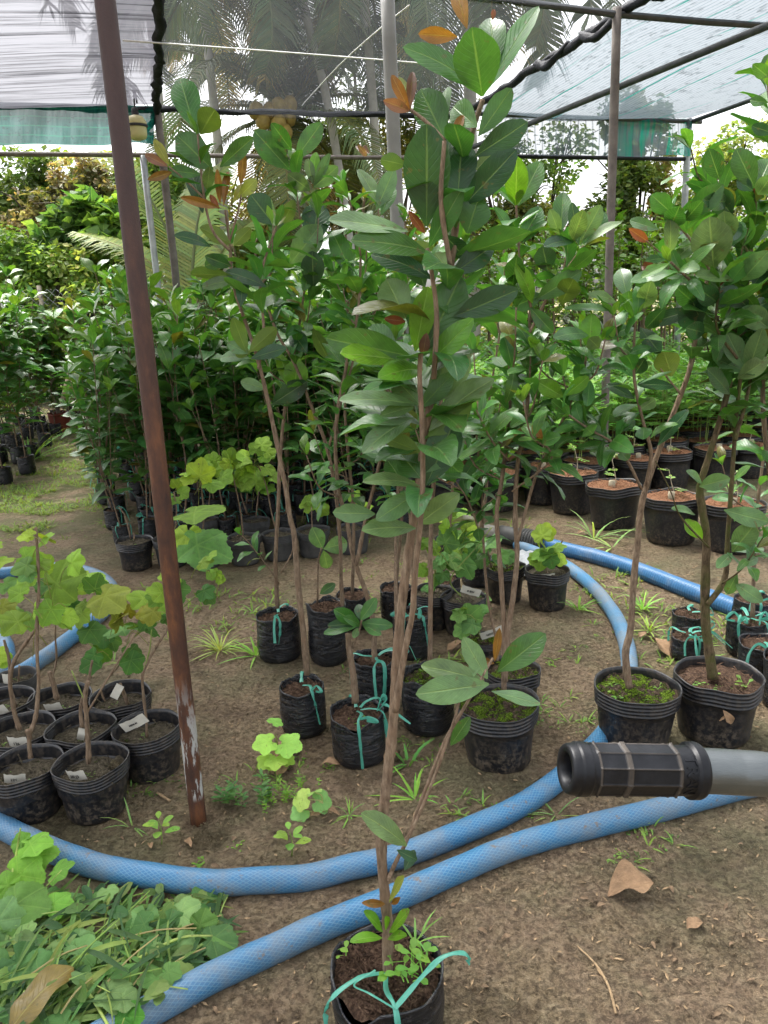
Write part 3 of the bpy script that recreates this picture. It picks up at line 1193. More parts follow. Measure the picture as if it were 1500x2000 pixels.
# bundle of gathered net along the right seam
mb = MB()
pts = wob(sR + dz, sR - Ad * 7.5 + dz, 60, .012, rnd)
cc = catmull(pts, 3)
sg = []
for i, p in enumerate(cc):
    sg.append(p)
tube(mb, sg, .030, .036, 14, 1, .22, raw=True)
for t in (.25, .34, .44, .52, .6):
    c = cc[int(t * len(cc))]
    ps = [c - Ad * .25 + V((0, 0, .02)), c + V((0, 0, -.06)) + Bd * rnd.uniform(-.06, .02), c + Ad * .25 + V((0, 0, .02))]
    tube(mb, ps, .02, .035, 12, 8, .5)
o = mb.build('net_bundle', 'net_black'); tag(o, 'black gathered net bundle running along the right roof seam', 'shade net')
bar('roof_bar', [G(905, 221, ZR - .03), fe(1370, 232) + dz], .022, 'barsteel', 'thin dark steel bar along the far right roof edge', 'bar')
bar('roof_bar', [rR + dz, rR - Ad * 8 + dz], .022, 'barsteel', 'steel bar along the outer right edge of the roof net', 'bar')
pb = G(1205, 28, ZR - .06)
bar('roof_bar', [pb + (G(1010, -4, ZR - .02) - pb) * 3.0, pb, pb + Bd * 3], .022, 'barsteel', 'steel cross bar resting on the tall right pole', 'bar')
zl = 2.86
l0 = G(1500, 50, zl); l1 = G(1029, 244, zl)
ld = (l1 - l0).normalized()
bar('roof_bar', [l0 - ld * 1.2, l0, l1, l1 + ld * 1.6], .024, 'barsteel', 'long slanting steel bar crossing in front of the right net', 'bar')
bar('lower_bar', [E(-150, 300), E(300, 303), E(750, 308), E(905, 306)], .02, 'poleold', 'brown horizontal bar below the green net and the palms', 'bar')
bar('lower_bar', [E(935, 304), E(1350, 311)], .022, 'net_black', 'dark horizontal bar along the bottom of the hanging pale net', 'bar')


def post(px, py, z, r, mat, label, lean=(0, 0), p=None, jit=.0, sides=12):
    t = p if p is not None else G(px, py, z)
    b = V((t.x + lean[0], t.y + lean[1], -.05))
    return bar('post', [b, b.lerp(t, .5), t], r, mat, label, 'post', 5, sides, jit)


post(0, 0, 0, .029, 'poleold', 'tall brown pole holding the steel cross bar at the right', p=pb + V((0, 0, .04)), jit=.1)
post(0, 0, 0, .035, 'poleold', 'thin weathered post at the left corner of the roof edge', p=E(307, 214), jit=.15)
post(0, 0, 0, .030, 'galv', 'slim galvanised pole below the hanging lamp', p=E(279, 304))
post(0, 0, 0, .035, 'galv', 'grey corner post under the far right end of the hanging net', p=E(1346, 232))
pt = D(757, 2, 5.2); pbm = D(800, 985, 5.2)
dirp = (pt - pbm)
bar('post', [pbm + V((0, 0, -.02)), pbm.lerp(pt, .5), pt + dirp * .04], .043, 'pvc', 'pale grey round pole rising behind the tallest sapling', 'post', 5, 16)
# rusty post in front
rb = G(388, 1606, 0); rt = D(205, 0, rb.y + .02); rt2 = rb + (rt - rb) * 1.35
mb = MB()
tube(mb, [rb + V((0, 0, -.05)), rb.lerp(rt, .33), rb.lerp(rt, .66), rt, rt2], .0228, .0228, 24, 8, .02)
o = mb.build('rusty_post', 'rusty', origin=tuple(rb)); tag(o, 'rusty brown steel pipe post leaning left beside the vine pots', 'post')
# ant-dug earth mound at its foot
mb = MB()
for (c, r_, h_) in ((G(402, 1625), .075, .016), (G(430, 1590), .10, .02), (G(400, 1648), .05, .014)):
    for i in range(170):
        a = rnd.random() * 6.28; q = r_ * math.sqrt(rnd.random())
        crumb(mb, (c.x + q * math.cos(a), c.y + q * math.sin(a), .003 + h_ * (1 - q / r_) * rnd.random()), rnd.uniform(.002, .006))
o = mb.build('loose_earth', 'earth', smooth=False); tag(o, kind='stuff')

# strings under the nets
bar('string', [G(240, 79, 3.1), G(500, 98, 3.1), G(745, 117, 3.1), G(905, 131, 3.1)], .0055, 'string', 'white string stretched across the grey net', 'string', 3, 5)
bar('string', [E(590, 206), G(660, 130, 3.12), G(735, 62, 3.12), G(800, 10, 3.12)], .0045, 'string', 'white string running diagonally up the grey net', 'string', 3, 5)

# lamp
lp = E(268, 262) - Ad * .25
lt = thing('hanging_lamp', 'cream bulb holder hanging by a cord below the green net', 'lamp', tuple(lp))
mb = MB(); tube(mb, [V((0, .1, ZR - lp.z - .02)), V((0, .05, .35)), V((0, 0, .12))], .008, .008, 6, 4); mb.build('cord', 'lampdark', lt)
mb = MB(); lathe(mb, [(.001, .16), (.025, .155), (.03, .12), (.03, .095), (.045, .08)], 20); mb.build('socket', 'lampdark', lt)
mb = MB(); lathe(mb, [(.02, .10), (.06, .085), (.085, .045), (.088, .02), (.08, .015)], 24); mb.build('shade', 'lampcream', lt)
mb = MB(); lathe(mb, [(.08, .016), (.082, -.01), (.079, -.06), (.07, -.085), (.03, -.10), (.001, -.102)], 24); mb.build('bulb', 'lampcream', lt)
mb = MB(); lathe(mb, [(.09, .022), (.098, .012), (.09, .0)], 24); mb.build('collar', 'lampdark', lt)


# ------------------------------------------------------------------ palms
def frond(mb, base, az, el, L, rnd, col, droop=1.0, nl=46, ll=.55, tw=.2):
    d = V((math.cos(az) * math.cos(el), math.sin(az) * math.cos(el), math.sin(el)))
    out = V((math.cos(az), math.sin(az), 0))
    pts = []
    p = V(base); e = el
    st = L / 12
    for i in range(13):
        pts.append(p.copy())
        p = p + (out * math.cos(e) + V((0, 0, math.sin(e)))) * st
        e -= droop * (.06 + .022 * i)
    frond_pts(mb, pts, rnd, col, nl, ll, tw)


def frond_pts(mb, pts, rnd, col, nl=46, ll=.55, tw=.2, hang=.55):
    pts = catmull(pts, 3)
    tube(mb, pts, .022 * ll / .5, .004, 5, 1, raw=True, col=jitcol((.16, .17, .06), rnd))
    n = len(pts)
    for sg in (-1, 1):
        for q in range(nl):
            t = .10 + .9 * q / nl
            x = t * (n - 1); i = min(n - 2, int(x)); k = x - i
            p = pts[i].lerp(pts[i + 1], k)
            td = (pts[i + 1] - pts[i]).normalized()
            s = td.cross(V((0, 0, 1)))
            if s.length < .1: s = td.cross(V((0, 1, 0)))
            s.normalize(); nn = s.cross(td)
            l = ll * (math.sin(math.pi * (.12 + .82 * t)) ** .6) * rnd.uniform(.85, 1.1)
            d = (s * sg + td * .65 + nn * .25).normalized()
            wv = td * .013 * ll / .5
            c = jitcol(col, rnd, .25)
            a = p; b = p + d * l * .5 - V((0, 0, l * .10 * hang)); e = p + d * l * .85 - V((0, 0, l * hang * rnd.uniform(.5, .95)))
            i0 = mb.add(a - wv, (.2, 0), c); i1 = mb.add(a + wv, (.8, 0), c); i2 = mb.add(b + wv, (.8, .5), c); i3 = mb.add(b - wv, (.2, .5), c); i4 = mb.add(e, (.5, 1), c)
            mb.f.append((i0, i1, i2, i3)); mb.f.append((i3, i2, i4))


def palm(label, crown, trunkpts, r, seed, nf, L, col, nuts=False, elr=(-.5, 1.1), ll=.6, dead=3):
    rnd = random.Random(seed)
    base = V(trunkpts[0])
    root = thing('palm_tree', label, 'palm', tuple(base), 0, 'coconut palms beyond the shade house')
    mb = MB()
    tube(mb, [V(p) - base for p in trunkpts], r, r * .75, 10, 8, .12, rnd, knob=.08)
    mb.build('trunk', 'palmtrunk', root)
    mb = MB()
    c = V(crown) - base
    for i in range(nf):
        f = i / nf
        frond(mb, c, i * 2.4 + rnd.uniform(-.3, .3), elr[1] - (elr[1] - elr[0]) * f + rnd.uniform(-.15, .15), L * rnd.uniform(.85, 1.1), rnd, col, rnd.uniform(.8, 1.4), 66, ll)
    mb.build('crown', 'palmleaf', root)
    if dead:
        mb = MB()
        for i in range(dead):
            frond(mb, c - V((0, 0, .1)), rnd.random() * 6.28, rnd.uniform(-.9, -.5), L * .6, rnd, (.30, .23, .12), .7, 34, ll * .8)
        mb.build('dead_fronds', 'far', root)
    if nuts:
        for (dx, dz_) in ((-.22, -.02), (-.12, .10), (.02, .14), (.0, -.06), (.13, .03), (.17, .16), (.08, -.16), (-.3, .1)):
            mb = MB()
            lathe(mb, [(.001, -.12), (.055, -.10), (.092, -.03), (.09, .03), (.055, .09), (.001, .105)], 14, .1, rnd.random())
            o = mb.build('coconut', 'coconut', root); o.location = c + V((dx * .9, -.95 + rnd.uniform(-.1, .1), dz_ - .27)); o.rotation_euler = (rnd.uniform(-.4, .4), rnd.uniform(-.4, .4), 0)
    return root


def gnd(p): return V((p.x, p.y, -.05))


PG = (.07, .10, .04)
t = D(428, 310, 13); palm('coconut palm with a thick crown above the black rope seam', D(385, -70, 10.6), [gnd(D(445, 560, 10.6)), D(428, 310, 10.6), D(395, 0, 10.6), D(385, -70, 10.6)], .062, 3, 13, 2.7, PG, ll=.6)
palm('lower coconut palm bearing a cluster of yellow coconuts', D(558, 222, 11.5), [gnd(D(585, 600, 11.5)), D(570, 400, 11.5), D(560, 235, 11.5)], .16, 4, 17, 2.9, (.10, .125, .05), True, (-.7, 1.2), .62, 7)
palm('palm with a pale leaning trunk right of the coconut cluster', D(560, -120, 10.7), [gnd(D(712, 500, 10.7)), D(655, 285, 10.7), D(590, 0, 10.7), D(560, -120, 10.7)], .06, 5, 12, 2.7, PG, ll=.6)
palm('palm with a straight pale trunk beside the round grey pole', D(706, -110, 10.8), [gnd(D(745, 480, 10.8)), D(735, 305, 10.8), D(712, 0, 10.8), D(706, -110, 10.8)], .065, 6, 12, 2.8, PG, ll=.6)
palm('palm whose fronds droop behind the top of the tallest sapling', D(905, -150, 13), [gnd(D(925, 520, 13)), D(918, 200, 13), D(905, -150, 13)], .11, 8, 20, 3.4, PG, ll=.8)
palm('palm behind the net left of the rope seam, crown only', D(290, -10, 16), [gnd(D(330, 500, 16)), D(310, 200, 16), D(290, -10, 16)], .10, 9, 14, 2.2, PG, ll=.6)

# young palm whose fronds reach behind the rusty post
bp = D(372, 590, 9.2)
root = thing('young_palm', 'young palm with long pale fronds behind the rusty post', 'palm', (bp.x, bp.y, 0))
mb = MB(); rr = random.Random(4)
O = V((bp.x, bp.y, 0))
for pts in ([(372, 640), (352, 520), (300, 400), (235, 320), (200, 300)], [(372, 640), (300, 520), (230, 480), (160, 456)], [(372, 640), (380, 480), (400, 380), (440, 320)], [(372, 640), (430, 500), (480, 440), (530, 430)]):
    frond_pts(mb, [D(x, y, 9.2 + .3 * i) - O for i, (x, y) in enumerate(pts)], rr, (.20, .25, .09), 60, .62, .2, .45)
mb.build('crown', 'far', root)
mb = MB(); tube(mb, [V((0, 0, -.05)), V((0, 0, .6)), D(372, 640, 9.2) - O], .07, .05, 8, 4); mb.build('trunk', 'palmtrunk', root)


# ------------------------------------------------------------------ trees and bushes round the plot
def tree(name, label, cat, Y, blobs, n, size, cols, seed, group=None, trunk=None, thr=-.08, clump=2.2, limbs=5, asp=.6):
    """blobs in photo pixels (x, y, rx px, ry px, dy metres)"""
    rnd = random.Random(seed)
    bl = []
    for (x, y, rx, ry, dy) in blobs:
        c = D(x, y, Y + dy)
        k = (Y + dy) * 1.03 / FOC
        bl.append((c, (rx * k, max(.35, min(rx, ry) * k), ry * k), rx * ry * k * k))
    cx = sum(b[0].x for b in bl) / len(bl); cy = sum(b[0].y for b in bl) / len(bl)
    O = V((cx, cy, 0))
    bl = [(b[0] - O, b[1], b[2]) for b in bl]
    root = thing(name, label, cat, (cx, cy, 0), 0, group)
    mb = MB()
    leafcloud(mb, bl, n, size, cols, rnd, clump, thr, asp=asp)
    mb.build('crown', 'far', root, smooth=False)
    mb = MB()
    tr = V((rnd.uniform(-.2, .2), .1, -.05))
    for b in bl[:limbs] if trunk is None else bl:
        e = b[0] + V((0, 0, b[1][2] * .3))
        tube(mb, [tr + V((rnd.uniform(-.08, .08), rnd.uniform(-.05, .05), 0)), tr.lerp(e, .45) + V((rnd.uniform(-.15, .15), 0, .1)), e], .05 if trunk is None else trunk, .012, 6, 4, .3, rnd)
        for q in range(4):
            d = V((rnd.gauss(0, 1) * b[1][0], rnd.gauss(0, 1) * b[1][1], rnd.uniform(-.3, 1) * b[1][2])) * .7
            tube(mb, [tr.lerp(e, .6 + .1 * q), b[0] + d * .5, b[0] + d], .016, .004, 5, 3, .2, rnd)
    mb.build('trunk', 'twig', root)
    return root


OL = [(.05, .085, .025), (.10, .155, .045), (.17, .23, .08), (.24, .26, .12)]
GRN = [(.045, .095, .03), (.09, .18, .05), (.15, .26, .07), (.22, .34, .08)]
BRN = [(.08, .09, .04), (.17, .16, .08), (.26, .205, .125), (.32, .27, .17)]
YEL = [(.075, .135, .035), (.14, .23, .06), (.22, .32, .09), (.30, .34, .14)]
DRK = [(.022, .042, .014), (.04, .066, .022), (.075, .10, .034), (.12, .13, .05)]
BG_ = 'bushes and trees behind the fence'
tree('bush', 'tall olive green bush behind the fence at the far left', 'bush', 12.0, [(20, 390, 90, 90, 0), (110, 360, 80, 60, .2), (40, 470, 90, 70, -.3), (-90, 430, 110, 120, 0), (230, 350, 70, 50, .4), (300, 380, 60, 60, .4), (180, 400, 90, 60, .3)], 14000, .11, OL, 21, BG_)
tree('bush', 'brownish dry creeper mound above the dark leafy vine', 'bush', 11.6, [(155, 345, 55, 38, 0), (90, 395, 60, 28, -.2), (165, 378, 60, 28, -.2), (60, 440, 50, 40, -.3)], 5200, .085, BRN, 22, BG_, clump=3.4)
tree('bush', 'broad-leaved dark vine mound left of the rusty post', 'bush', 10.8, [(185, 420, 75, 42, 0), (130, 470, 60, 40, -.1), (225, 470, 60, 55, -.2)], 2300, .20, GRN, 23, BG_, asp=.8)
tree('bush', 'tangled light green scrub at the foot of the fence', 'bush', 10.5, [(20, 510, 70, 60, 0), (110, 530, 90, 50, -.2), (220, 540, 80, 60, -.2), (-60, 540, 80, 80, 0), (180, 620, 80, 70, -.4), (60, 610, 110, 70, -.2), (150, 680, 90, 60, -.4), (20, 690, 90, 60, -.2)], 17000, .095, YEL, 24, BG_)
tree('bush', 'yellow green bush behind the slim galvanised pole', 'bush', 11.3, [(330, 380, 60, 60, 0), (290, 420, 50, 70, -.2), (360, 460, 70, 70, -.2), (300, 350, 40, 30, 0), (430, 440, 70, 80, 0), (500, 500, 80, 70, 0), (420, 540, 90, 70, 0)], 14000, .10, YEL, 25, BG_)
tree('tree', 'dark feathery tree behind the palm trunks in the middle', 'tree', 18, [(560, 120, 90, 120, 0), (680, 90, 90, 130, 0), (640, 250, 110, 90, -.5), (830, 120, 110, 140, .5), (760, 280, 90, 90, 0), (900, 280, 70, 80, 0)], 3800, .17, DRK, 26, BG_, clump=1.1, asp=.28)
tree('tree', 'olive feathery tree below the grey net beside the round pole', 'tree', 13, [(680, 300, 70, 70, 0), (740, 290, 60, 80, 0), (820, 310, 60, 70, 0), (660, 400, 90, 60, -.3), (780, 410, 90, 60, -.2), (560, 430, 80, 60, 0)], 11000, .13, [(.05, .065, .018), (.10, .12, .03), (.18, .19, .055), (.27, .25, .09)], 27, BG_, clump=1.9, asp=.3)
tree('tree', 'tree overgrown with creepers under the far right net end', 'tree', 11.5, [(1230, 380, 70, 60, 0), (1255, 300, 60, 60, .1), (1240, 230, 65, 50, .2), (1280, 430, 60, 70, 0), (1185, 440, 50, 60, 0), (1240, 480, 80, 60, 0)], 10500, .10, [(.05, .08, .02), (.12, .18, .04), (.22, .28, .08), (.28, .22, .12)], 28, BG_, clump=2.8)
tree('tree', 'thin tree with bare twigs and sparse yellow leaves at right centre', 'tree', 13.0, [(1040, 360, 70, 60, 0), (1090, 300, 70, 60, 0), (1010, 400, 60, 50, 0), (1000, 290, 60, 50, .2)], 2300, .10, YEL, 29, BG_, thr=.0, clump=3.0)
tree('tree', 'olive yellow bushy tree right of the tallest sapling', 'tree', 12.5, [(955, 400, 45, 55, 0), (980, 450, 70, 60, 0), (1050, 440, 60, 40, 0), (1110, 450, 60, 40, 0)], 6500, .085, [(.06, .075, .02), (.13, .15, .035), (.22, .22, .06), (.3, .27, .1)], 30, BG_)
tree('tree', 'pale green sparse tree behind the right-hand saplings', 'tree', 13.5, [(1390, 330, 55, 60, 0), (1450, 300, 60, 60, .2), (1490, 360, 70, 80, 0), (1400, 420, 70, 60, 0), (1540, 280, 70, 90, 0)], 4600, .10, [(.10, .14, .04), (.20, .25, .08), (.30, .33, .12)], 31, BG_, thr=.0, clump=2.6)
# far belt of trees that closes the horizon
mb = MB(); rr = random.Random(41)
bl = []
for i in range(46):
    a = math.radians(-62 + 124 * i / 45)
    d = rr.uniform(24, 30)
    h = rr.uniform(1.3, 2.3)
    bl.append((V((math.sin(a) * d, math.cos(a) * d, h * .55)), (1.6, 1.2, h), 1))
for i in range(40):
    a = math.radians(-48 + 96 * i / 39); d = rr.uniform(12.5, 16)
    bl.append((V((math.sin(a) * d, math.cos(a) * d, .5)), (1.0, .8, rr.uniform(.7, 1.15)), .8))
leafcloud(mb, bl, 36000, .22, [(.045, .07, .022), (.09, .125, .035), (.16, .19, .06)], rr, .9)
o = mb.build('treeline', 'far', smooth=False); tag(o, kind='stuff')

# chain-link fence at the left
f0 = D(-120, 600, 9.9); f1 = D(275, 560, 9.9)
f0.z = f1.z = 0
root = thing('wire_fence', 'grey chain-link fence half hidden by scrub at the far left', 'fence', tuple(f0))
mb = MB()
ln = (f1 - f0).length; H = 1.78; dx = (f1 - f0).normalized()
st = .105
k = -H
while k < ln:
    for sg in (1, -1):
        a = k if sg > 0 else k + H
        z0, z1 = 0, H
        x0, x1 = a, a + sg * H
        for lim in (0, ln):
            pass
        pa = V((x0, 0)); pb_ = V((x1, 0))
        t0, t1 = 0.0, 1.0
        def cl(x0, x1):
            lo, hi = 0.0, 1.0
            if x1 > x0:
                lo = max(0, -x0 / (x1 - x0)); hi = min(1, (ln - x0) / (x1 - x0))
            else:
                lo = max(0, (x0 - ln) / (x0 - x1)); hi = min(1, x0 / (x0 - x1))
            return lo, hi
        lo, hi = cl(x0, x1)
        if hi > lo:
            q0 = dx * (x0 + (x1 - x0) * lo) + V((0, .004 * sg, H * lo)); q1 = dx * (x0 + (x1 - x0) * hi) + V((0, .004 * sg, H * hi))
            tube(mb, [q0, q1], .0035, .0035, 4, 1, raw=True)
    k += st
mb.build('mesh', 'wire', root)
for t in (0, .5, 1):
    mb = MB(); tube(mb, [dx * ln * t + V((0, .03, -.05)), dx * ln * t + V((0, .03, H + .05))], .03, .03, 8, 1, raw=True); mb.build('post', 'concrete', root)
# ------------------------------------------------------------------ hoses
def hose(pix, r, mat, label, name='hose', sides=28, k=8, zs=None, extra=None):
    pts = []
    for i, q in enumerate(pix):
        z = r if len(q) < 3 else q[2]
        p = G(q[0], q[1], z)
        p.z = z * .86 + gz(p.x, p.y) - .002
        pts.append(p)
    mb = MB()
    tube(mb, pts, r, r, sides, k, .05)
    o = mb.build(name, mat)
    tag(o, label, 'hose', 'blue water hoses on the ground')
    return o


HR = .032
hose([(1010, 1062), (1058, 1082), (1110, 1108), (1160, 1148), (1198, 1195), (1222, 1250), (1230, 1310), (1222, 1370), (1190, 1420), (1150, 1465), (1080, 1527), (1000, 1577), (900, 1622), (790, 1662), (690, 1690), (600, 1709), (500, 1718), (410, 1720), (310, 1710), (210, 1692), (130, 1667), (60, 1640), (0, 1606), (-70, 1560), (-130, 1500), (-120, 1420), (-70, 1370), (-8, 1325), (14, 1285), (4, 1245), (-40, 1205), (-120, 1175)], HR, 'hose', 'longest blue braided hose, curving from the lone vine pot round the rusty post')
hose([(2100, 1420), (1800, 1455), (1600, 1500), (1430, 1540), (1300, 1572), (1150, 1610), (1010, 1650), (880, 1700), (760, 1752), (640, 1800), (520, 1850), (400, 1910), (300, 1962), (200, 2020), (60, 2120)], HR, 'hose', 'muddy blue braided hose crossing the foreground from the weed heap to the handle')
hose([(1052, 1058), (1110, 1072), (1170, 1088), (1250, 1112), (1340, 1148), (1430, 1183), (1560, 1240), (1700, 1310)], .041, 'hoserib', 'ribbed blue hose running to the right below the big coir pots')
hose([(-180, 1150), (-60, 1122), (10, 1116), (80, 1108), (150, 1112), (200, 1128), (222, 1158), (205, 1190), (160, 1225), (110, 1265), (55, 1303), (20, 1325)], .034, 'hose', 'loop of blue hose lying behind the vine pots at the left')
# black coupling joining the hoses + white worn sleeve
mb = MB()
c0 = G(985, 1045, .055); c1 = G(1056, 1059, .055); ax = (c1 - c0)
pts = []
tube(mb, [c0.lerp(c1, -.1), c0.lerp(c1, .5), c0.lerp(c1, 1.05)], .056, .058, 18, 3)
for i in range(7):
    q = c0.lerp(c1, .55 + i * .075)
    tube(mb, [q, q + ax * .035], .064, .064, 18, 1, raw=True)
o = mb.build('hose_coupling', 'corrugated'); tag(o, 'black ribbed coupling between the blue hoses', 'coupling')
mb = MB()
tube(mb, [G(930, 1035, .05), G(960, 1040, .055), G(988, 1046, .056)], .042, .048, 16, 4, .1)
o = mb.build('hose_sleeve', 'sleeve'); tag(o, 'pale worn sleeve on the hose end left of the black coupling', 'sleeve')
# crumpled clear plastic bag
mb = MB(); pc = G(1035, 1110, .0)
for j in range(13):
    for i in range(13):
        x = (i / 12 - .5) * .26; y = (j / 12 - .5) * .34
        h = .055 * max(0, 1 - (x / .13) ** 4) * max(0, 1 - (y / .17) ** 4) + .03 * noise.noise(V((x * 18, y * 18, 2))) + .012 * noise.noise(V((x * 60, y * 60, 2)))
        mb.add(pc + V((x + y * .2, y, max(.004, h + .01))))
for j in range(12):
    for i in range(12):
        q = j * 13 + i; mb.f.append((q, q + 1, q + 14, q + 13))
o = mb.build('plastic_sack', 'bag_plastic'); tag(o, 'crumpled whitish plastic sack lying beside the hose coupling', 'sack')

def text_mesh(body, size, extrude, mat, parent, offset=0.0):
    cu = bpy.data.curves.new('lettering', 'FONT'); cu.body = body; cu.size = size; cu.extrude = extrude; cu.offset = offset
    cu.align_x = 'CENTER'; cu.align_y = 'CENTER'
    tmp = bpy.data.objects.new('tmp', cu); COL.objects.link(tmp)
    bpy.context.view_layer.update()
    me = bpy.data.meshes.new_from_object(tmp.evaluated_get(bpy.context.evaluated_depsgraph_get()))
    me.name = 'lettering'
    bpy.data.objects.remove(tmp)
    me.materials.clear(); me.materials.append(M[mat])
    o = bpy.data.objects.new('lettering', me); COL.objects.link(o); o.parent = parent
    return o


# ------------------------------------------------------------------ handle of a cart, close to the lens at the lower right
hd = .47


def HP(px, py, d): return CAM + ray(px, py) * d


h0 = HP(1104, 1501, hd); h1 = HP(1362, 1505, hd + .012)
hax = (h1 - h0).normalized()
root = thing('cart_handle', 'black rubber grip on a zinc tube handle sticking in from the right', 'handle', tuple(h0))
vv = (CAM - h0); vv = (vv - hax * vv.dot(hax)).normalized(); ww = hax.cross(vv)
rot = Matrix((hax, vv, ww)).transposed()
GL = (h1 - h0).length; GRr = .0155
mb = MB()
NA, NX = 160, 120
prof = [(-.0, .0095, 0), (.03, .0095, 0)]
rings = []
def grip_r(x, an):
    r = GRr
    t = 0
    if x < .010: r = GRr * (.90 + .10 * math.sqrt(max(0, 1 - ((x - .006) / .006) ** 2)) if x < .006 else 1.03) * 1.0
    if .006 <= x < .013: r = GRr * 1.05
    e = GL
    if .016 < x < e * .80:
        m_ = (an / (2 * math.pi) * 10) % 1
        r = GRr * math.cos(math.pi / 10) / math.cos((m_ - .5) * 2 * math.pi / 10) * 1.012
        seam = min(m_, 1 - m_)
        if seam < .045: r += .0007; t = 1
        for q in (.016, e * .41, e * .79):
            if abs(x - q) < .0016: r += .0008; t = 1
    elif e * .80 <= x < e * .92: r = GRr * .985
    elif x >= e * .92: r = GRr * 1.13 * (1 if x < e * .985 else .97)
    return r, t
ins = [(.026, .0088), (.010, .0090), (.0018, .0095), (.0, .0108)]
for x, r_ in ins:
    rings.append([mb.add(h0 + rot @ V((x, r_ * math.cos(2 * math.pi * j / NA), r_ * math.sin(2 * math.pi * j / NA))), (0, 0), (0, 0, 0)) for j in range(NA)])
for i in range(NX + 1):
    x = GL * i / NX
    ring = []
    for j in range(NA):
        an = 2 * math.pi * j / NA
        r_, t_ = grip_r(x, an)
        ring.append(mb.add(h0 + rot @ V((x, r_ * math.cos(an), r_ * math.sin(an))), (0, 0), (t_, t_, t_)))
    rings.append(ring)
rings.append([mb.add(h0 + rot @ V((GL, .0138 * math.cos(2 * math.pi * j / NA), .0138 * math.sin(2 * math.pi * j / NA)))) for j in range(NA)])
for k in range(len(rings) - 1):
    for j in range(NA):
        mb.f.append((rings[k][j], rings[k][(j + 1) % NA], rings[k + 1][(j + 1) % NA], rings[k + 1][j]))
grip = mb.build('grip', 'grip', root, origin=tuple(h0))
mb = MB()
p2 = HP(1500, 1513, hd + .02)
tp = [h0 + hax * .012, h1, HP(1430, 1508, hd + .016), p2, HP(1640, 1530, hd + .05), HP(1780, 1565, hd + .12)]
e_ = tp[-1]
tp += [e_ + V((.10, .12, -.12)), e_ + V((.16, .3, -.5)), V((e_.x + .2, e_.y + .45, .0))]
tube(mb, tp, .0139, .0139, 40, 10)
tb = mb.build('tube', 'zinc', root, origin=tuple(h0))
mb = MB(); tube(mb, [h0 + hax * .0175, h0 + hax * .019], .0092, .0092, 24, 1, raw=True); mb.build('rust_plug', 'rusty', root, origin=tuple(h0))
# raised letters round the collar
for i, ch in enumerate('TRAN'):
    o = text_mesh(ch, .0105, .0004, 'grip', grip)
    an = math.radians(-22 + 24 * i)
    rad = vv * math.cos(an) + ww * math.sin(an)
    tang = -vv * math.sin(an) + ww * math.cos(an)
    mm = Matrix((tang, -hax, rad)).transposed() if tang.cross(-hax).dot(rad) > 0 else Matrix((tang, hax, rad)).transposed()
    mm = mm.to_4x4(); mm.translation = hax * (GL * .862) + rad * (GRr * .988)
    o.matrix_local = mm


# ------------------------------------------------------------------ potted plants
def ground_pot(px, py, r):
    """centre of a pot whose front bottom edge shows at (px, py)"""
    p = G(px, py, 0)
    d = V((p.x, p.y, 0)).normalized()
    return V((p.x, p.y, 0)) + d * r


def stem_px(pts, Yb, O, dy=0.0):
    return [D(x, y, Yb + dy * i / max(1, len(pts) - 1)) - O for i, (x, y) in enumerate(pts)]


def shift(mb, O):
    mb.v = [(a - O.x, b - O.y, c - O.z) for a, b, c in mb.v]


def potted(name, label, cat, px, py, r, h, kind, seed, group, soil='soil', ribbon=None, mat='pot', fill=.86, notch=None, **kw):
    c = ground_pot(px, py, r * (.8 if kind == 'rigid' else .95))
    for _ in range(3):
        c.x += (px - proj(c + V((0, 0, h * .5)))[0]) * (c - CAM).dot(_F) / FOC
    root = thing(name, label, cat, (c.x, c.y, gz(c.x, c.y) - .003), 0, group)
    if kind == 'rigid': rigid_pot(root, r, h, seed, mat, fill=fill, soil=soil, **kw)
    else: bag_pot(root, r, h, seed, fill, soil, notch=notch, **kw)
    if ribbon is not None:
        for a in ribbon: ribbon_tie(root, r, h, a, seed, bow=True)
    return root, V(root.location)


def finish(root, O, stems, fol, yng, bark='bark', soilz=None):
    if stems.v: shift(stems, O); stems.build('stem', bark, root)
    if fol.v: shift(fol, O); fol.build('foliage', 'leaf', root)
    if yng.v: shift(yng, O); yng.build('young_leaves', 'leaf', root)


def weeds_in(root, O, items, z, seed, col=(.13, .26, .04)):
    rnd = random.Random(seed); mb = MB()
    for (x, y, n_, s) in items: tuft(mb, (x, y, z), n_, s, rnd, col, .012)
    tag(mb.build('pot_weeds', 'weed', root), kind='stuff')


GC = 'potted magnolia saplings'
# --- the tallest sapling in the foreground
rnd = random.Random(101)
root, O = potted('potted_sapling', 'tallest magnolia sapling, in a torn black bag at the bottom of the picture', 'potted tree', 757, 2112, .108, .165, 'bag', 5, GC, notch=(-2.25, .42, .05), fibres=420, soil='soil')
Yh = O.y
st = MB(); fo = MB(); yo = MB()
ST = lambda pts, r0, r1, Y=Yh, dy=0, **k: tube(st, [D(x, y, Y + dy * i / max(1, len(pts) - 1)) for i, (x, y) in enumerate(pts)], r0, r1, k.get('sides', 14), 7, .22, rnd, knob=.10)
ST([(757, 1905), (757, 1820), (751, 1740), (745, 1640), (755, 1530), (768, 1420), (775, 1300), (785, 1180), (797, 1090), (806, 1030), (830, 850), (862, 650), (880, 530), (890, 440), (907, 320), (925, 250), (943, 195)], .0108, .0036, dy=.06)
ST([(772, 1390), (783, 1317), (797, 1240), (805, 1200), (813, 1100), (821, 1020), (826, 930), (824, 830), (820, 740), (822, 690)], .0056, .0034, dy=-.05)
ST([(847, 740), (853, 620), (845, 545), (834, 485)], .004, .003, dy=-.02)
ST([(880, 520), (862, 400), (868, 275)], .004, .003, dy=-.02)
ST([(868, 275), (835, 240), (802, 214)], .003, .002, dy=.02)
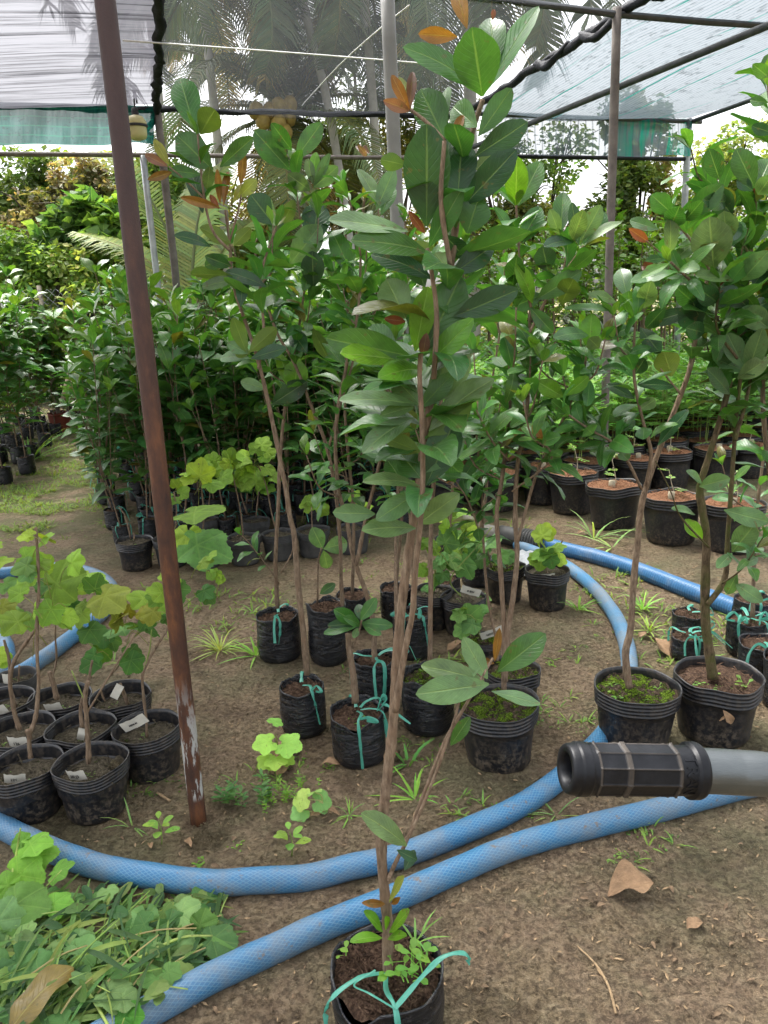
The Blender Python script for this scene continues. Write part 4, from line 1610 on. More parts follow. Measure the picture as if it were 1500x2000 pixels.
ST([(757, 1720), (775, 1680), (795, 1640), (830, 1545), (868, 1450), (905, 1385), (940, 1325), (963, 1285)], .0042, .0026, dy=.12, sides=8)
ST([(765, 1700), (800, 1630), (832, 1560), (862, 1480), (893, 1385), (898, 1345)], .0034, .002, dy=.09, sides=8)
pxleaves('''942 188 922 53 92 g -.05; 932 172 787 92 44 g -.04; 948 180 1052 12 40 g .0; 968 128 957 35 56 g .05
935 265 1000 172 44 g .02; 932 248 886 208 52 p .05; 928 305 1031 238 50 d .0
868 272 822 174 68 g .03; 870 255 874 170 28 g .05; 833 442 834 242 92 d -.03; 893 395 902 278 66 d .03; 905 402 1009 292 58 d -.02
930 332 968 292 28 u .03; 792 322 743 312 34 u .0; 872 318 882 238 40 d .05; 858 330 850 270 38 d .05; 880 420 850 340 50 d .06; 900 380 925 330 45 d .08
797 452 641 430 36 p -.05; 836 492 685 470 48 g -.06; 838 482 903 368 46 g -.04; 912 456 936 384 66 g .0
846 546 724 498 38 d .0; 882 536 964 480 46 d .02; 876 532 850 494 40 u .03; 886 618 1012 566 54 d .0
792 622 755 545 66 p .03; 811 686 836 560 50 b -.02; 832 684 900 540 78 g .02; 802 696 636 660 66 g -.05; 797 706 664 690 42 b -.07
826 722 738 738 42 b -.08; 832 716 925 622 46 b -.03; 836 792 912 680 68 p .03; 838 690 870 590 50 p .04
816 790 662 782 32 p -.04; 812 794 742 812 24 p -.03; 810 816 708 886 40 p -.06; 822 882 754 856 40 u .02; 820 790 768 735 46 p .04
838 842 966 740 46 p -.02; 836 852 920 780 56 u .02; 822 796 886 728 40 g .0; 832 948 890 818 68 d .02; 832 922 905 850 50 p .03
822 950 708 942 26 p -.05; 822 934 784 888 50 g .04; 787 944 757 898 36 g .05; 816 962 734 1016 44 p -.06; 733 1004 650 1001 38 p .0
815 1024 898 964 46 p -.03; 812 1032 706 1036 38 p -.05; 805 740 700 775 30 g .05; 850 880 900 925 40 g .06; 780 690 720 640 50 g .06
830 560 800 500 45 g .06; 845 480 790 500 40 u .06; 860 600 930 640 40 g .08; 870 460 905 500 40 d .05''', lambda x, y: Yh + .02, fo, yo, rnd)
pxleaves('''893 72 817 66 30 o .0; 912 56 890 -22 32 o .02; 800 216 765 146 22 o .0; 800 214 806 140 20 n .01; 800 216 748 196 24 n -.02; 802 214 780 150 20 y .02
962 40 965 18 10 r .0; 830 456 798 412 17 r -.02; 826 692 833 650 22 n -.02; 792 628 750 622 18 r -.02; 880 270 905 225 18 o .02
760 1762 790 1712 16 y -.02; 752 1766 706 1763 16 o -.02; 765 1766 782 1752 12 o -.02
966 1292 976 1226 16 o .0; 966 1296 945 1290 14 o .02''', lambda x, y: Yh - .02 if y > 1500 else Yh + (.12 if y > 1100 else .02), fo, yo, rnd)
pxleaves('''955 1336 812 1356 56 p -.03; 972 1312 1066 1238 54 g .0; 952 1326 905 1245 40 p .04; 945 1330 822 1300 42 p .02; 960 1350 1056 1376 24 p -.02; 925 1322 930 1264 30 p .05
880 1456 918 1400 28 g .0''', Yh + .10, fo, yo, rnd)
pxleaves('''795 1652 705 1588 42 p -.02; 748 1820 710 1780 19 b -.02; 760 1822 800 1777 20 b -.02; 757 1834 795 1828 17 b -.03; 747 1832 683 1840 20 b -.03; 755 1815 752 1790 12 b -.02
790 1700 810 1660 22 d .02; 775 1660 815 1680 20 d .0''', Yh - .01, fo, yo, rnd)
hs_ = [D(x, y, Yh + .05) for x, y in ((797, 1090), (806, 1030), (830, 850), (862, 650), (880, 530), (890, 440), (907, 320))]
sprout(fo, hs_, .30, 24, .135, .46, rnd, (.042, .125, .030), up=.3, whorl=0, seg=8, half=3)
hs_ = [D(x, y, Yh + .02) for x, y in ((821, 1020), (826, 930), (824, 830), (820, 740), (822, 700))]
sprout(fo, hs_, .15, 13, .125, .46, rnd, (.060, .150, .040), up=.2, whorl=0, seg=8, half=3)
# stem of the pot sits in the soil
finish(root, O, st, fo, yo)
mb = MB()
ks = V((.0, -.005, .178))
ribbon_strip(mb, [ks, V((-.05, -.03, .195)), V((-.10, -.06, .185)), V((-.118, -.05, .13)), V((-.115, -.06, .04))], .0065)
ribbon_strip(mb, [ks, V((.0, -.06, .195)), V((.015, -.10, .20)), V((.02, -.122, .17)), V((.022, -.125, .06)), V((.03, -.128, .01))], .0075)
ribbon_strip(mb, [V((.015, -.105, .20)), V((.07, -.07, .235)), V((.11, -.05, .255)), V((.15, -.04, .25)), V((.158, -.04, .225))], .007)
ribbon_strip(mb, [V((.015, -.105, .20)), V((-.03, -.085, .215)), V((-.06, -.05, .20)), V((-.02, -.02, .20))], .003)
mb.build('ribbon', 'ribbon', root).location.z = -.024
rr = random.Random(3); mb = MB()
for (x, y, z, n_, s) in ((.055, -.03, .19, 9, .026), (.03, -.055, .19, 8, .02), (.075, -.015, .19, 8, .024), (.02, -.03, .19, 6, .016), (-.085, .03, .18, 3, .02)):
    tuft(mb, (x, y, z), n_, s, rr, (.15, .33, .05), .02)
blades(mb, (.06, .04, .18), 7, .07, rr, (.15, .28, .08), w=.002)
tag(mb.build('pot_weeds', 'weed', root), kind='stuff')


def sap(label, px, py, r, h, kind, seed, stems, leaves='', sprouts=(), soil='soil', ribbon=None, bark='bark', notch=None, Yoff=0.0, weeds=None, name='potted_sapling', group=GC, young=True, fill=.86, mat='pot', L=.105, asp=.42, col=None):
    """stems: list of (pixels, r0, r1, dy); sprouts: list of (stem index, t0, n, length factor)"""
    rnd = random.Random(seed)
    root, O = potted(name, label, 'potted tree', px, py, r, h, kind, seed, group, soil, ribbon, notch=notch, fill=fill, mat=mat)
    st = MB(); fo = MB(); yo = MB()
    cl = []
    Yb = O.y + Yoff
    for pts, r0, r1, dy in stems:
        p = [D(x, y, Yb + dy * i / max(1, len(pts) - 1)) for i, (x, y) in enumerate(pts)]
        cl.append(tube(st, p, r0, r1, 9, 6, .22, rnd, knob=.08))
    for si, t0, n_, lf in sprouts:
        if n_ >= 8:
            c_ = cl[si]
            for q in range(3 if n_ >= 14 else 1):
                pq = c_[int((t0 + (.92 - t0) * rnd.random()) * (len(c_) - 1))]
                a_ = rnd.random() * 6.28; le = rnd.uniform(.10, .22)
                o_ = V((math.cos(a_), math.sin(a_), 0))
                bp_ = tube(st, [pq, pq + o_ * le * .5 + V((0, 0, le * .3)), pq + o_ * le * .75 + V((0, 0, le))], .0032, .002, 6, 4, .2, rnd)
                sprout(fo, bp_, .2, 10, L * lf * 1.1, asp, rnd, col or GREEN, seg=6)
        sprout(fo, cl[si], max(.12, t0 - .06), int(n_ * 2.0), L * lf * 1.2, asp, rnd, col or GREEN, young=yo if (young and rnd.random() < .35) else None, seg=6)
    if leaves: pxleaves(leaves, Yb, fo, yo, rnd, 1.6)
    finish(root, O, st, fo, yo, bark)
    if weeds: weeds_in(root, O, weeds, h * fill, seed)
    return root, O


# --- left of centre: the tall one with the orange young leaves
sap('tall magnolia sapling with orange young leaves, its bag left of the ribboned stump', 592, 1446, .077, .17, 'bag', 12,
    [([(600, 1318), (593, 1240), (583, 1150), (575, 1050), (567, 1012), (558, 953), (541, 868), (525, 790), (500, 690), (457, 560), (449, 480), (440, 410)], .0105, .004, .12),
     ([(449, 490), (415, 450), (398, 380), (386, 262)], .004, .003, 0), ([(505, 720), (515, 640), (508, 545), (540, 440)], .005, .003, .08), ([(402, 390), (360, 350), (330, 325)], .003, .002, 0), ([(449, 470), (468, 400), (472, 362)], .003, .002, 0)],
    '''380 252 352 153 56 g; 391 262 420 214 50 u; 416 332 346 264 58 g; 430 326 495 268 34 g; 395 342 330 333 24 g; 396 416 372 330 36 d; 404 372 410 325 24 p
437 402 446 335 15 o; 430 398 424 330 14 o; 470 362 476 297 18 o; 430 406 352 385 18 o; 466 386 501 350 26 y; 336 336 288 351 17 o; 330 322 301 272 20 y; 328 325 283 302 18 n; 428 408 410 380 12 r; 455 395 478 360 20 y
412 482 340 460 22 d; 452 476 390 445 30 u; 456 480 490 445 26 u; 445 500 400 520 30 g; 452 520 400 500 26 d; 455 540 372 535 24 u; 460 545 395 560 24 p; 520 560 440 530 28 d; 470 600 475 540 26 d
482 690 455 620 30 u; 488 690 455 680 30 u; 486 688 540 640 34 u; 484 690 445 670 26 p; 490 700 560 680 26 d; 488 700 430 700 24 p''', [(1, .55, 5, .8), (2, .35, 9, 1.0)], ribbon=(-1.0,), Yoff=0, L=.11)
sap('straight magnolia sapling in the front left black bag with a hanging green bow', 545, 1300, .090, .19, 'bag', 13,
    [([(542, 1188), (538, 1100), (543, 1000), (547, 900), (556, 800), (572, 700), (590, 600), (602, 500), (612, 400)], .009, .0035, .1),
     ([(545, 1140), (525, 1110), (490, 1065), (472, 1045)], .003, .002, -.05), ([(600, 520), (585, 420), (572, 320)], .0035, .002, .0), ([(548, 1120), (570, 1080), (575, 1040)], .003, .002, .05)],
    '''566 332 497 255 50 g; 570 294 530 240 30 g; 576 312 628 240 38 g; 612 352 617 297 20 b; 606 372 562 340 30 p; 612 366 660 325 34 p; 612 360 600 310 20 p; 614 362 645 300 20 p
536 440 490 380 52 d; 540 462 575 390 28 u; 566 516 626 440 54 p; 610 482 622 395 56 d; 566 516 510 490 34 g; 612 562 610 490 46 d; 690 540 648 450 40 g; 560 470 525 420 30 g
575 770 580 700 48 b; 570 760 545 690 28 b; 530 790 600 745 40 d; 520 760 470 745 26 p; 610 640 640 700 26 u; 600 690 572 650 36 d''',
    [(0, .55, 16, 1.0), (1, .45, 6, .6), (2, .55, 6, .9)], ribbon=(-1.35,), L=.105)
sap('cut-back stump with a small fresh rosette, in the ribboned bag at front centre', 700, 1503, .087, .17, 'bag', 14,
    [([(694, 1372), (690, 1320), (682, 1270), (679, 1238)], .0115, .008, 0), ([(690, 1262), (702, 1230), (706, 1212)], .003, .003, -.02)],
    '''700 1218 652 1190 30 g -.03; 704 1212 735 1168 26 g .02; 706 1216 768 1222 24 g -.03; 700 1222 632 1238 20 g -.04; 696 1218 640 1222 24 d -.02; 704 1222 670 1206 20 g -.06; 700 1226 690 1246 14 p -.04; 708 1214 700 1180 22 d .05; 708 1218 745 1240 20 g -.05''', [], ribbon=(-1.5, -.4), L=.07, notch=(-1.6, .3, .03), weeds=[(.02, -.04, 5, .014), (-.03, -.02, 6, .012)])
sap('magnolia sapling in the worn bag between the stump and the bowed bag', 640, 1305, .08, .25, 'bag', 15,
    [([(669, 1195), (666, 1120), (664, 1050), (656, 970), (640, 880), (607, 790), (575, 710), (541, 650), (520, 590), (505, 545), (495, 470)], .0085, .004, .06),
     ([(640, 880), (668, 780), (690, 700), (700, 600), (715, 520)], .005, .003, .05), ([(620, 1180), (622, 1100), (628, 1070)], .0035, .003, -.1)],
    '''630 1072 610 1030 32 p; 632 1072 678 1060 36 p; 632 1075 640 1110 26 p; 625 1160 655 1140 20 p''', [(0, .58, 14, 1.0), (1, .30, 16, 1.0)], L=.105, fill=.9)
sap('two-stemmed sapling whose bag stands just behind the ribboned stump', 735, 1398, .08, .19, 'bag', 16,
    [([(731, 1305), (730, 1225), (717, 1165), (690, 1087), (677, 1015), (662, 960), (655, 880), (660, 800), (680, 700), (700, 600), (705, 480), (712, 380)], .0098, .0035, .12),
     ([(696, 1105), (715, 1010), (735, 930), (752, 850), (765, 760), (770, 660)], .007, .003, .05), ([(705, 500), (690, 420), (672, 360)], .003, .002, 0)],
    '''705 300 700 285 12 n; 735 410 770 330 34 p; 740 400 700 330 26 p; 745 420 765 360 32 g; 722 300 708 288 14 n; 716 305 698 282 12 n''',
    [(0, .42, 24, .95), (1, .40, 14, .95), (2, .4, 7, .8)], ribbon=(-1.2, .3), L=.105)
sap('sapling in the wrinkled black bag right of the foreground trunk', 836, 1446, .088, .20, 'bag', 17,
    [([(840, 1300), (841, 1150), (841, 1050), (847, 940), (856, 830), (872, 700), (880, 600), (892, 500), (900, 420)], .0085, .0035, .25),
     ([(775, 1230), (773, 1120), (773, 1040), (780, 900), (786, 800), (790, 700)], .007, .003, .3)],
    '', [(0, .50, 18, 1.0), (1, .45, 13, 1.0)], soil='mosssoil', L=.105, weeds=[(-.03, -.02, 7, .012), (.04, -.03, 6, .012), (.0, .04, 8, .014)])
sap('sapling in a low bag tied with ribbon behind the foreground trunk', 805, 1290, .078, .19, 'bag', 18,
    [([(812, 1200), (806, 1100), (800, 1000), (780, 880), (760, 780), (745, 680), (735, 560), (742, 470), (738, 400)], .0075, .003, .1)],
    '', [(0, .42, 20, 1.0)], ribbon=(-1.0, -2.0), L=.10)
sap('bushy dark-stemmed magnolia sapling rising from the mossy ribbed pot right of centre', 974, 1517, .126, .20, 'rigid', 19,
    [([(984, 1352), (985, 1260), (982, 1180), (975, 1080), (970, 1005), (978, 950), (990, 860), (998, 750), (992, 690)], .0088, .0045, .15),
     ([(986, 1330), (991, 1240), (1003, 1160), (1010, 1080), (1006, 1000), (1012, 900), (1029, 802), (1034, 650), (1037, 592)], .0095, .004, .12),
     ([(1010, 1060), (1030, 985), (1051, 917), (1074, 872), (1110, 796), (1138, 732), (1150, 660)], .005, .003, .1),
     ([(1034, 650), (1070, 580), (1100, 535), (1140, 480)], .004, .003, .05), ([(1037, 600), (1018, 520), (1012, 460), (1008, 400)], .004, .003, 0), ([(995, 900), (960, 860), (930, 800)], .003, .002, -.08), ([(1000, 960), (1075, 900), (1060, 860)], .003, .002, -.1)],
    '''1007 402 1010 305 46 b; 1012 402 1056 315 44 g .05; 1010 468 964 404 18 g; 1017 472 1056 404 38 g; 1020 475 1068 432 16 g; 1095 456 1100 375 36 g; 1130 478 1117 395 26 d; 1138 476 1182 414 42 g; 1140 480 1214 434 18 p; 1093 458 1074 408 26 p; 1135 470 1174 400 36 p; 1120 472 1062 482 22 d; 1118 470 1140 410 34 p
1046 586 1136 530 40 g; 1040 592 1006 516 30 b; 1095 596 1120 545 46 u; 1100 603 1190 606 16 p; 1150 682 1156 612 40 b; 1175 662 1202 640 26 b; 1070 530 1060 480 44 d; 1060 575 1000 600 36 g; 1035 600 1080 650 30 g; 1000 560 1010 500 40 g
1100 775 1050 745 36 b; 1105 772 1150 735 28 b; 1110 780 1150 760 30 g; 1150 655 1080 660 26 p; 1170 680 1150 660 30 p; 1060 900 1100 880 24 p; 1195 860 1140 830 26 p''',
    [(0, .62, 15, .95), (1, .62, 14, .95), (2, .45, 16, .9), (3, .45, 9, .9), (4, .4, 7, .9), (5, .3, 11, .85), (6, .3, 9, .8)], soil='mosssoil', L=.10)
sap('ribbed pot with a thin dark stem, just behind the mossy ribbed pot', 1000, 1420, .095, .19, 'rigid', 20,
    [([(972, 1290), (969, 1250), (952, 1163), (944, 1050), (940, 940), (930, 850), (925, 780)], .005, .003, .1), ([(944, 1060), (915, 980), (890, 940)], .003, .002, -.05)],
    '900 930 870 870 26 d; 900 940 935 890 26 g; 1008 1460 1060 1430 20 b', [(0, .45, 18, .9), (1, .3, 8, .8)], soil='mosssoil', L=.095, weeds=[(-.04, .02, 6, .014)])
# --- right-hand pair
sap('magnolia sapling forking low, in the ribbed pot whose soil is covered in bright moss', 1240, 1482, .132, .205, 'rigid', 31,
    [([(1230, 1345), (1222, 1280), (1230, 1235), (1237, 1150), (1246, 1050), (1256, 975), (1285, 885), (1322, 790), (1347, 720), (1362, 640), (1378, 560), (1390, 520)], .0115, .0055, .15),
     ([(1262, 950), (1271, 885), (1255, 820), (1240, 750), (1238, 680), (1242, 620)], .006, .003, -.05),
     ([(1253, 955), (1225, 900), (1197, 865), (1150, 838), (1110, 810)], .0045, .0025, -.12),
     ([(1375, 570), (1340, 540), (1310, 512)], .004, .003, -.1), ([(1388, 530), (1350, 470), (1325, 440)], .004, .003, .05), ([(1330, 770), (1305, 740), (1290, 720)], .003, .002, 0), ([(1310, 512), (1285, 490), (1262, 470)], .002, .0015, -.02)],
    '''1394 526 1386 423 76 p -.04; 1305 506 1308 417 28 p; 1312 514 1362 470 30 p; 1310 442 1328 402 44 g; 1312 416 1272 380 40 g; 1340 426 1413 360 44 g; 1336 432 1372 392 30 g; 1286 448 1230 430 24 p; 1266 472 1228 446 20 r; 1305 506 1260 510 16 g; 1282 526 1254 519 24 r; 1308 532 1232 551 24 p; 1388 531 1312 531 14 p; 1436 546 1360 540 22 p; 1425 482 1450 433 34 g; 1420 472 1414 412 48 p; 1448 548 1502 490 46 p
1232 622 1228 568 48 b; 1226 582 1212 525 36 p; 1206 593 1148 575 18 p; 1256 602 1272 548 38 p; 1358 604 1270 632 30 d; 1300 545 1240 560 30 g; 1238 640 1190 660 26 g; 1250 640 1290 690 34 d; 1312 735 1295 685 50 u; 1320 755 1245 752 22 d; 1285 870 1345 800 26 d; 1370 640 1330 600 50 d; 1370 630 1345 570 46 d; 1365 600 1320 560 40 g; 1400 600 1440 560 40 d; 1375 650 1340 640 36 d; 1400 590 1360 560 40 d; 1300 600 1262 640 30 d
1240 780 1185 750 22 d; 1245 790 1200 815 18 g; 1250 800 1280 780 26 p; 1235 715 1205 690 40 p; 1240 730 1260 700 30 d; 1200 840 1240 820 30 d; 1160 835 1130 800 26 d; 1215 820 1175 800 26 g''',
    [(0, .80, 8, 1.05), (1, .35, 9, .8), (2, .45, 10, .8), (3, .5, 5, .8), (4, .5, 5, .8)], soil='mosssoil', L=.11, weeds=[(-.07, -.03, 9, .016), (.02, -.05, 3, .012), (.08, .02, 6, .01), (-.06, .05, 6, .012)])
sap('thick-trunked magnolia in the ribbed pot with a dead leaf stuck to its side', 1398, 1462, .134, .215, 'rigid', 32,
    [([(1392, 1325), (1384, 1265), (1376, 1190), (1380, 1060), (1372, 1000), (1368, 950), (1388, 880), (1412, 800), (1424, 750), (1430, 690), (1452, 600), (1468, 480), (1478, 372)], .0155, .004, .12),
     ([(1382, 1180), (1415, 1130), (1422, 1040), (1432, 900), (1442, 770), (1460, 690), (1510, 600)], .009, .004, .1),
     ([(1436, 860), (1458, 780), (1476, 700), (1530, 560)], .006, .003, .2), ([(1385, 1070), (1330, 1010), (1310, 960), (1280, 900)], .003, .0015, -.1), ([(1410, 1140), (1450, 1110), (1490, 1050)], .003, .002, -.1), ([(1440, 700), (1400, 640), (1405, 560)], .004, .003, -.05), ([(1465, 500), (1420, 420), (1400, 350)], .004, .002, .2)],
    '''1366 950 1426 934 34 p -.05; 1414 996 1502 1020 38 p -.05; 1372 1052 1338 1014 28 b; 1358 1006 1311 994 14 p; 1430 1078 1476 1022 44 p; 1436 1078 1490 1070 22 p; 1430 1080 1400 1110 22 p; 1436 1140 1490 1176 30 p; 1440 1120 1420 1160 24 p; 1445 1105 1480 1090 20 p; 1372 945 1340 920 14 p
1474 366 1438 290 46 g; 1479 366 1504 310 42 g; 1470 372 1440 350 24 d; 1480 380 1510 340 34 p; 1405 350 1385 290 36 d; 1420 395 1372 390 36 d; 1430 420 1390 370 46 d; 1450 440 1410 460 40 d; 1500 640 1450 600 46 p; 1455 720 1420 650 40 p; 1460 730 1490 640 40 p; 1462 728 1395 700 26 p; 1440 740 1500 700 36 p -.05; 1425 770 1380 720 30 d; 1470 560 1510 500 50 d; 1460 600 1420 560 46 d; 1455 610 1500 590 30 d; 1500 150 1470 125 26 g; 1500 200 1465 196 20 g; 1510 260 1468 246 24 d''',
    [(0, .62, 22, 1.1), (1, .66, 11, 1.0), (2, .45, 13, 1.05), (4, .5, 6, .6), (5, .4, 8, 1.0), (6, .4, 9, 1.0)], soil='soil', bark='mossbark', L=.115, weeds=[(-.08, -.02, 10, .016), (-.05, -.06, 6, .014), (.07, -.03, 10, .02), (.0, -.05, 6, .012), (.02, .05, 5, .014)])
for k, (px, py, tx, ty) in enumerate(((690, 1235, 668, 380), (775, 1222, 790, 420), (868, 1200, 905, 360), (930, 1150, 985, 470))):
    sap(('slim leafy sapling behind the two-stemmed one', 'slim leafy sapling directly behind the foreground trunk', 'slim leafy sapling just right of the foreground trunk, at the back', 'slim leafy sapling rising behind the twin dark stems')[k], px, py, .075, .16, 'bag', 80 + k,
        [([(px - 2, py - 75), (px * .75 + tx * .25 + 6, py * .72 + ty * .28), (px * .5 + tx * .5 - 5, py * .5 + ty * .5), (px * .2 + tx * .8 + 8, py * .2 + ty * .8), (tx, ty)], .008, .003, .1)],
        '', [(0, .32, 20, 1.15)], L=.11)
# far-right overhanging sapling mostly outside the frame
sap('leafy sapling at the extreme right edge, its bag mostly outside the picture', 1545, 1400, .09, .19, 'bag', 33,
    [([(1540, 1290), (1530, 1100), (1500, 900), (1490, 760), (1500, 620), (1515, 460), (1510, 300), (1500, 160)], .009, .004, .1)],
    '', [(0, .42, 30, 1.1)], L=.115)
for (lb, px, py, r, h, sd, rib, stm) in (
        ('short ribboned bag with bare soil, farthest back of the bags behind the thick trunk', 1345, 1248, .068, .10, 41, (-.6,), None),
        ('ribboned bag with bare soil between the thick trunk pot and the rear bag', 1343, 1300, .068, .10, 42, (-1.4, -.2), None),
        ('ribboned bag with a thin dark stem, right of the thick trunk', 1460, 1290, .082, .15, 43, (-1.2, -2.4), [(1470, 1215), (1472, 1120), (1478, 1000), (1490, 900)]),
        ('rear ribboned bag at the right edge under the ribbed hose', 1470, 1232, .078, .13, 44, (-1.7,), None),
        ('front ribboned bag half hidden behind the dead-leaf pot', 1490, 1352, .085, .16, 45, (-1.9,), None)):
    sap(lb, px, py, r, h, 'bag', sd, [(stm, .0085, .005, .05)] if stm else [], '', [(0, .5, 8, .9)] if stm else [], ribbon=rib, weeds=[(.02, .0, 5, .012)], name='soil_bag' if not stm else 'potted_sapling', group=None if not stm else GC)

# dead leaf stuck on the pot, dry leaves on the ground
def dry(px, py, L, az, label, W=.55, curl=.25, z=.012, mat='dryleaf', name='dead_leaf', fold=.5, col=(1, 1, 1)):
    c = G(px, py, z); mb = MB()
    d = V((math.cos(az), math.sin(az), .1))
    leaf(mb, -d * L * .5, d * L * .5, (.1, 0, 1), L * W, col, .12, fold, 12, 4, .35, 1.0, curl, random.Random(int(px)))
    zs = min(v[2] for v in mb.v)
    mb.v = [(a, b, c_ - zs) for a, b, c_ in mb.v]
    o = mb.build(name, mat); o.location = (c.x, c.y, gz(c.x, c.y) + .001); tag(o, label, 'dead leaf')
    return o


dry(1232, 1738, .115, .1, 'large tan curled dead leaf on bare earth below the handle', .75, -.1, fold=.8)
dry(1358, 1802, .05, .4, 'small tan leaf scrap on bare earth near the right edge', .6)
dry(1292, 1272, .125, 1.9, 'pale brown curled leaf lying left of the ribboned bags', .6, -.2, fold=1.0)
dry(1258, 1240, .06, .3, 'brown leaf scrap beside the curved hose at right')
dry(1335, 1400, .07, 1.2, 'reddish dead leaf wedged between the two big ribbed pots')
dry(892, 1262, .10, .5, 'tan dead leaf under the shade of the tagged vine pot', .5)
dry(557, 1470, .11, 1.0, 'pinkish dead leaf beneath the large-leaved weed', .7)
dry(555, 1500, .07, .9, 'small curled dead leaf in front of the large-leaved weed', .7)
dry(634, 1590, .085, .2, 'reddish dead leaf at the right end of the green weed patch', .4)
dry(646, 1490, .07, .1, 'flat tan leaf at the foot of the stump bag', .4)
dry(765, 1475, .08, .9, 'pink tan leaf right of the stump bag', .5)
dry(367, 1645, .045, 2.2, 'tiny tan leaf in front of the rusty post', .4)
dry(293, 1646, .03, 2.0, 'tiny pale brown leaf right of the lone seedling', .5)
dry(85, 1962, .15, 1.0, 'big brown and yellow dead leaf on the weed heap', .5, -.05, .07, fold=.25, mat='leaf', col=(.17, .125, .03)).location.z = .075
dry(1140, 1042, .09, .3, 'brown leaf litter in front of the big coir pots', .4)
mb = MB(); rl = random.Random(61)
for i in range(150):
    x, y = rl.uniform(-20, 1500), rl.uniform(1020, 2000)
    c = G(x, y, 0); c.z = gz(c.x, c.y) + .004
    a_ = rl.random() * 6.28; l_ = rl.uniform(.006, .024); d_ = V((math.cos(a_), math.sin(a_), rl.uniform(-.1, .3)))
    leaf(mb, c, c + d_ * l_, (rl.uniform(-.5, .5), rl.uniform(-.5, .5), 1), l_ * rl.uniform(.3, .6), (1, 1, 1), .1, .5, 5, 1, .3, 1.0, rl.uniform(-.2, .3), rl)
o = mb.build('leaf_litter', 'litterleaf'); tag(o, kind='stuff')
mb = MB(); tube(mb, [G(1128, 1848, .004), G(1165, 1885, .008), G(1190, 1930, .006), G(1203, 1980, .005)], .0022, .003, 6, 6, .2)
o = mb.build('twig', 'husk'); tag(o, 'thin curved tan twig on the bare earth at lower right', 'twig')
mb = MB(); tube(mb, [G(307, 1548, .006), G(332, 1564, .007)], .004, .004, 6, 4, .2)
o = mb.build('twig', 'husk'); tag(o, 'short brown stick between the vine pots and the rusty post', 'twig')
# ------------------------------------------------------------------ vine cuttings in pots (left front)
GV = 'potted vine cuttings'
VC = (.125, .215, .028)


def tagstrip(root, at, d, up, w, h, text=None, sz=.012):
    up = V((up[0], min(up[1], 0) , abs(up[2]) + .15)) if abs(up[0]) < .5 else V(up)
    """folded paper label stapled round a cane; at in root space"""
    s = V(d).normalized(); u = V(up); u = (u - s * s.dot(u)).normalized(); nn = s.cross(u)
    if nn.y > 0: nn = -nn
    mb = MB()
    pr = None
    for i in range(7):
        x = (i / 6 - .5) * w
        b = nn * (.006 * math.sin(i / 6 * math.pi) + .002 * math.sin(i * 2.3))
        a_ = mb.add(V(at) + s * x + u * h * .5 + b); c_ = mb.add(V(at) + s * x - u * h * .5 + b * .6)
        if pr: mb.f.append((pr[0], pr[1], c_, a_))
        pr = (a_, c_)
    o = mb.build('paper_tag', 'tagpaper', root)
    if text:
        for k, (tx, s_, oy) in enumerate(text):
            t = text_mesh(tx, s_, .0002, 'ink', o, .0003)
            ss = s
            if ss.cross(u).dot(nn) < 0: ss = -ss
            mm = Matrix((ss, u, nn)).transposed().to_4x4(); mm.translation = V(at) - s * w * .02 + nn * .0085 + u * oy
            t.matrix_local = mm
    return o


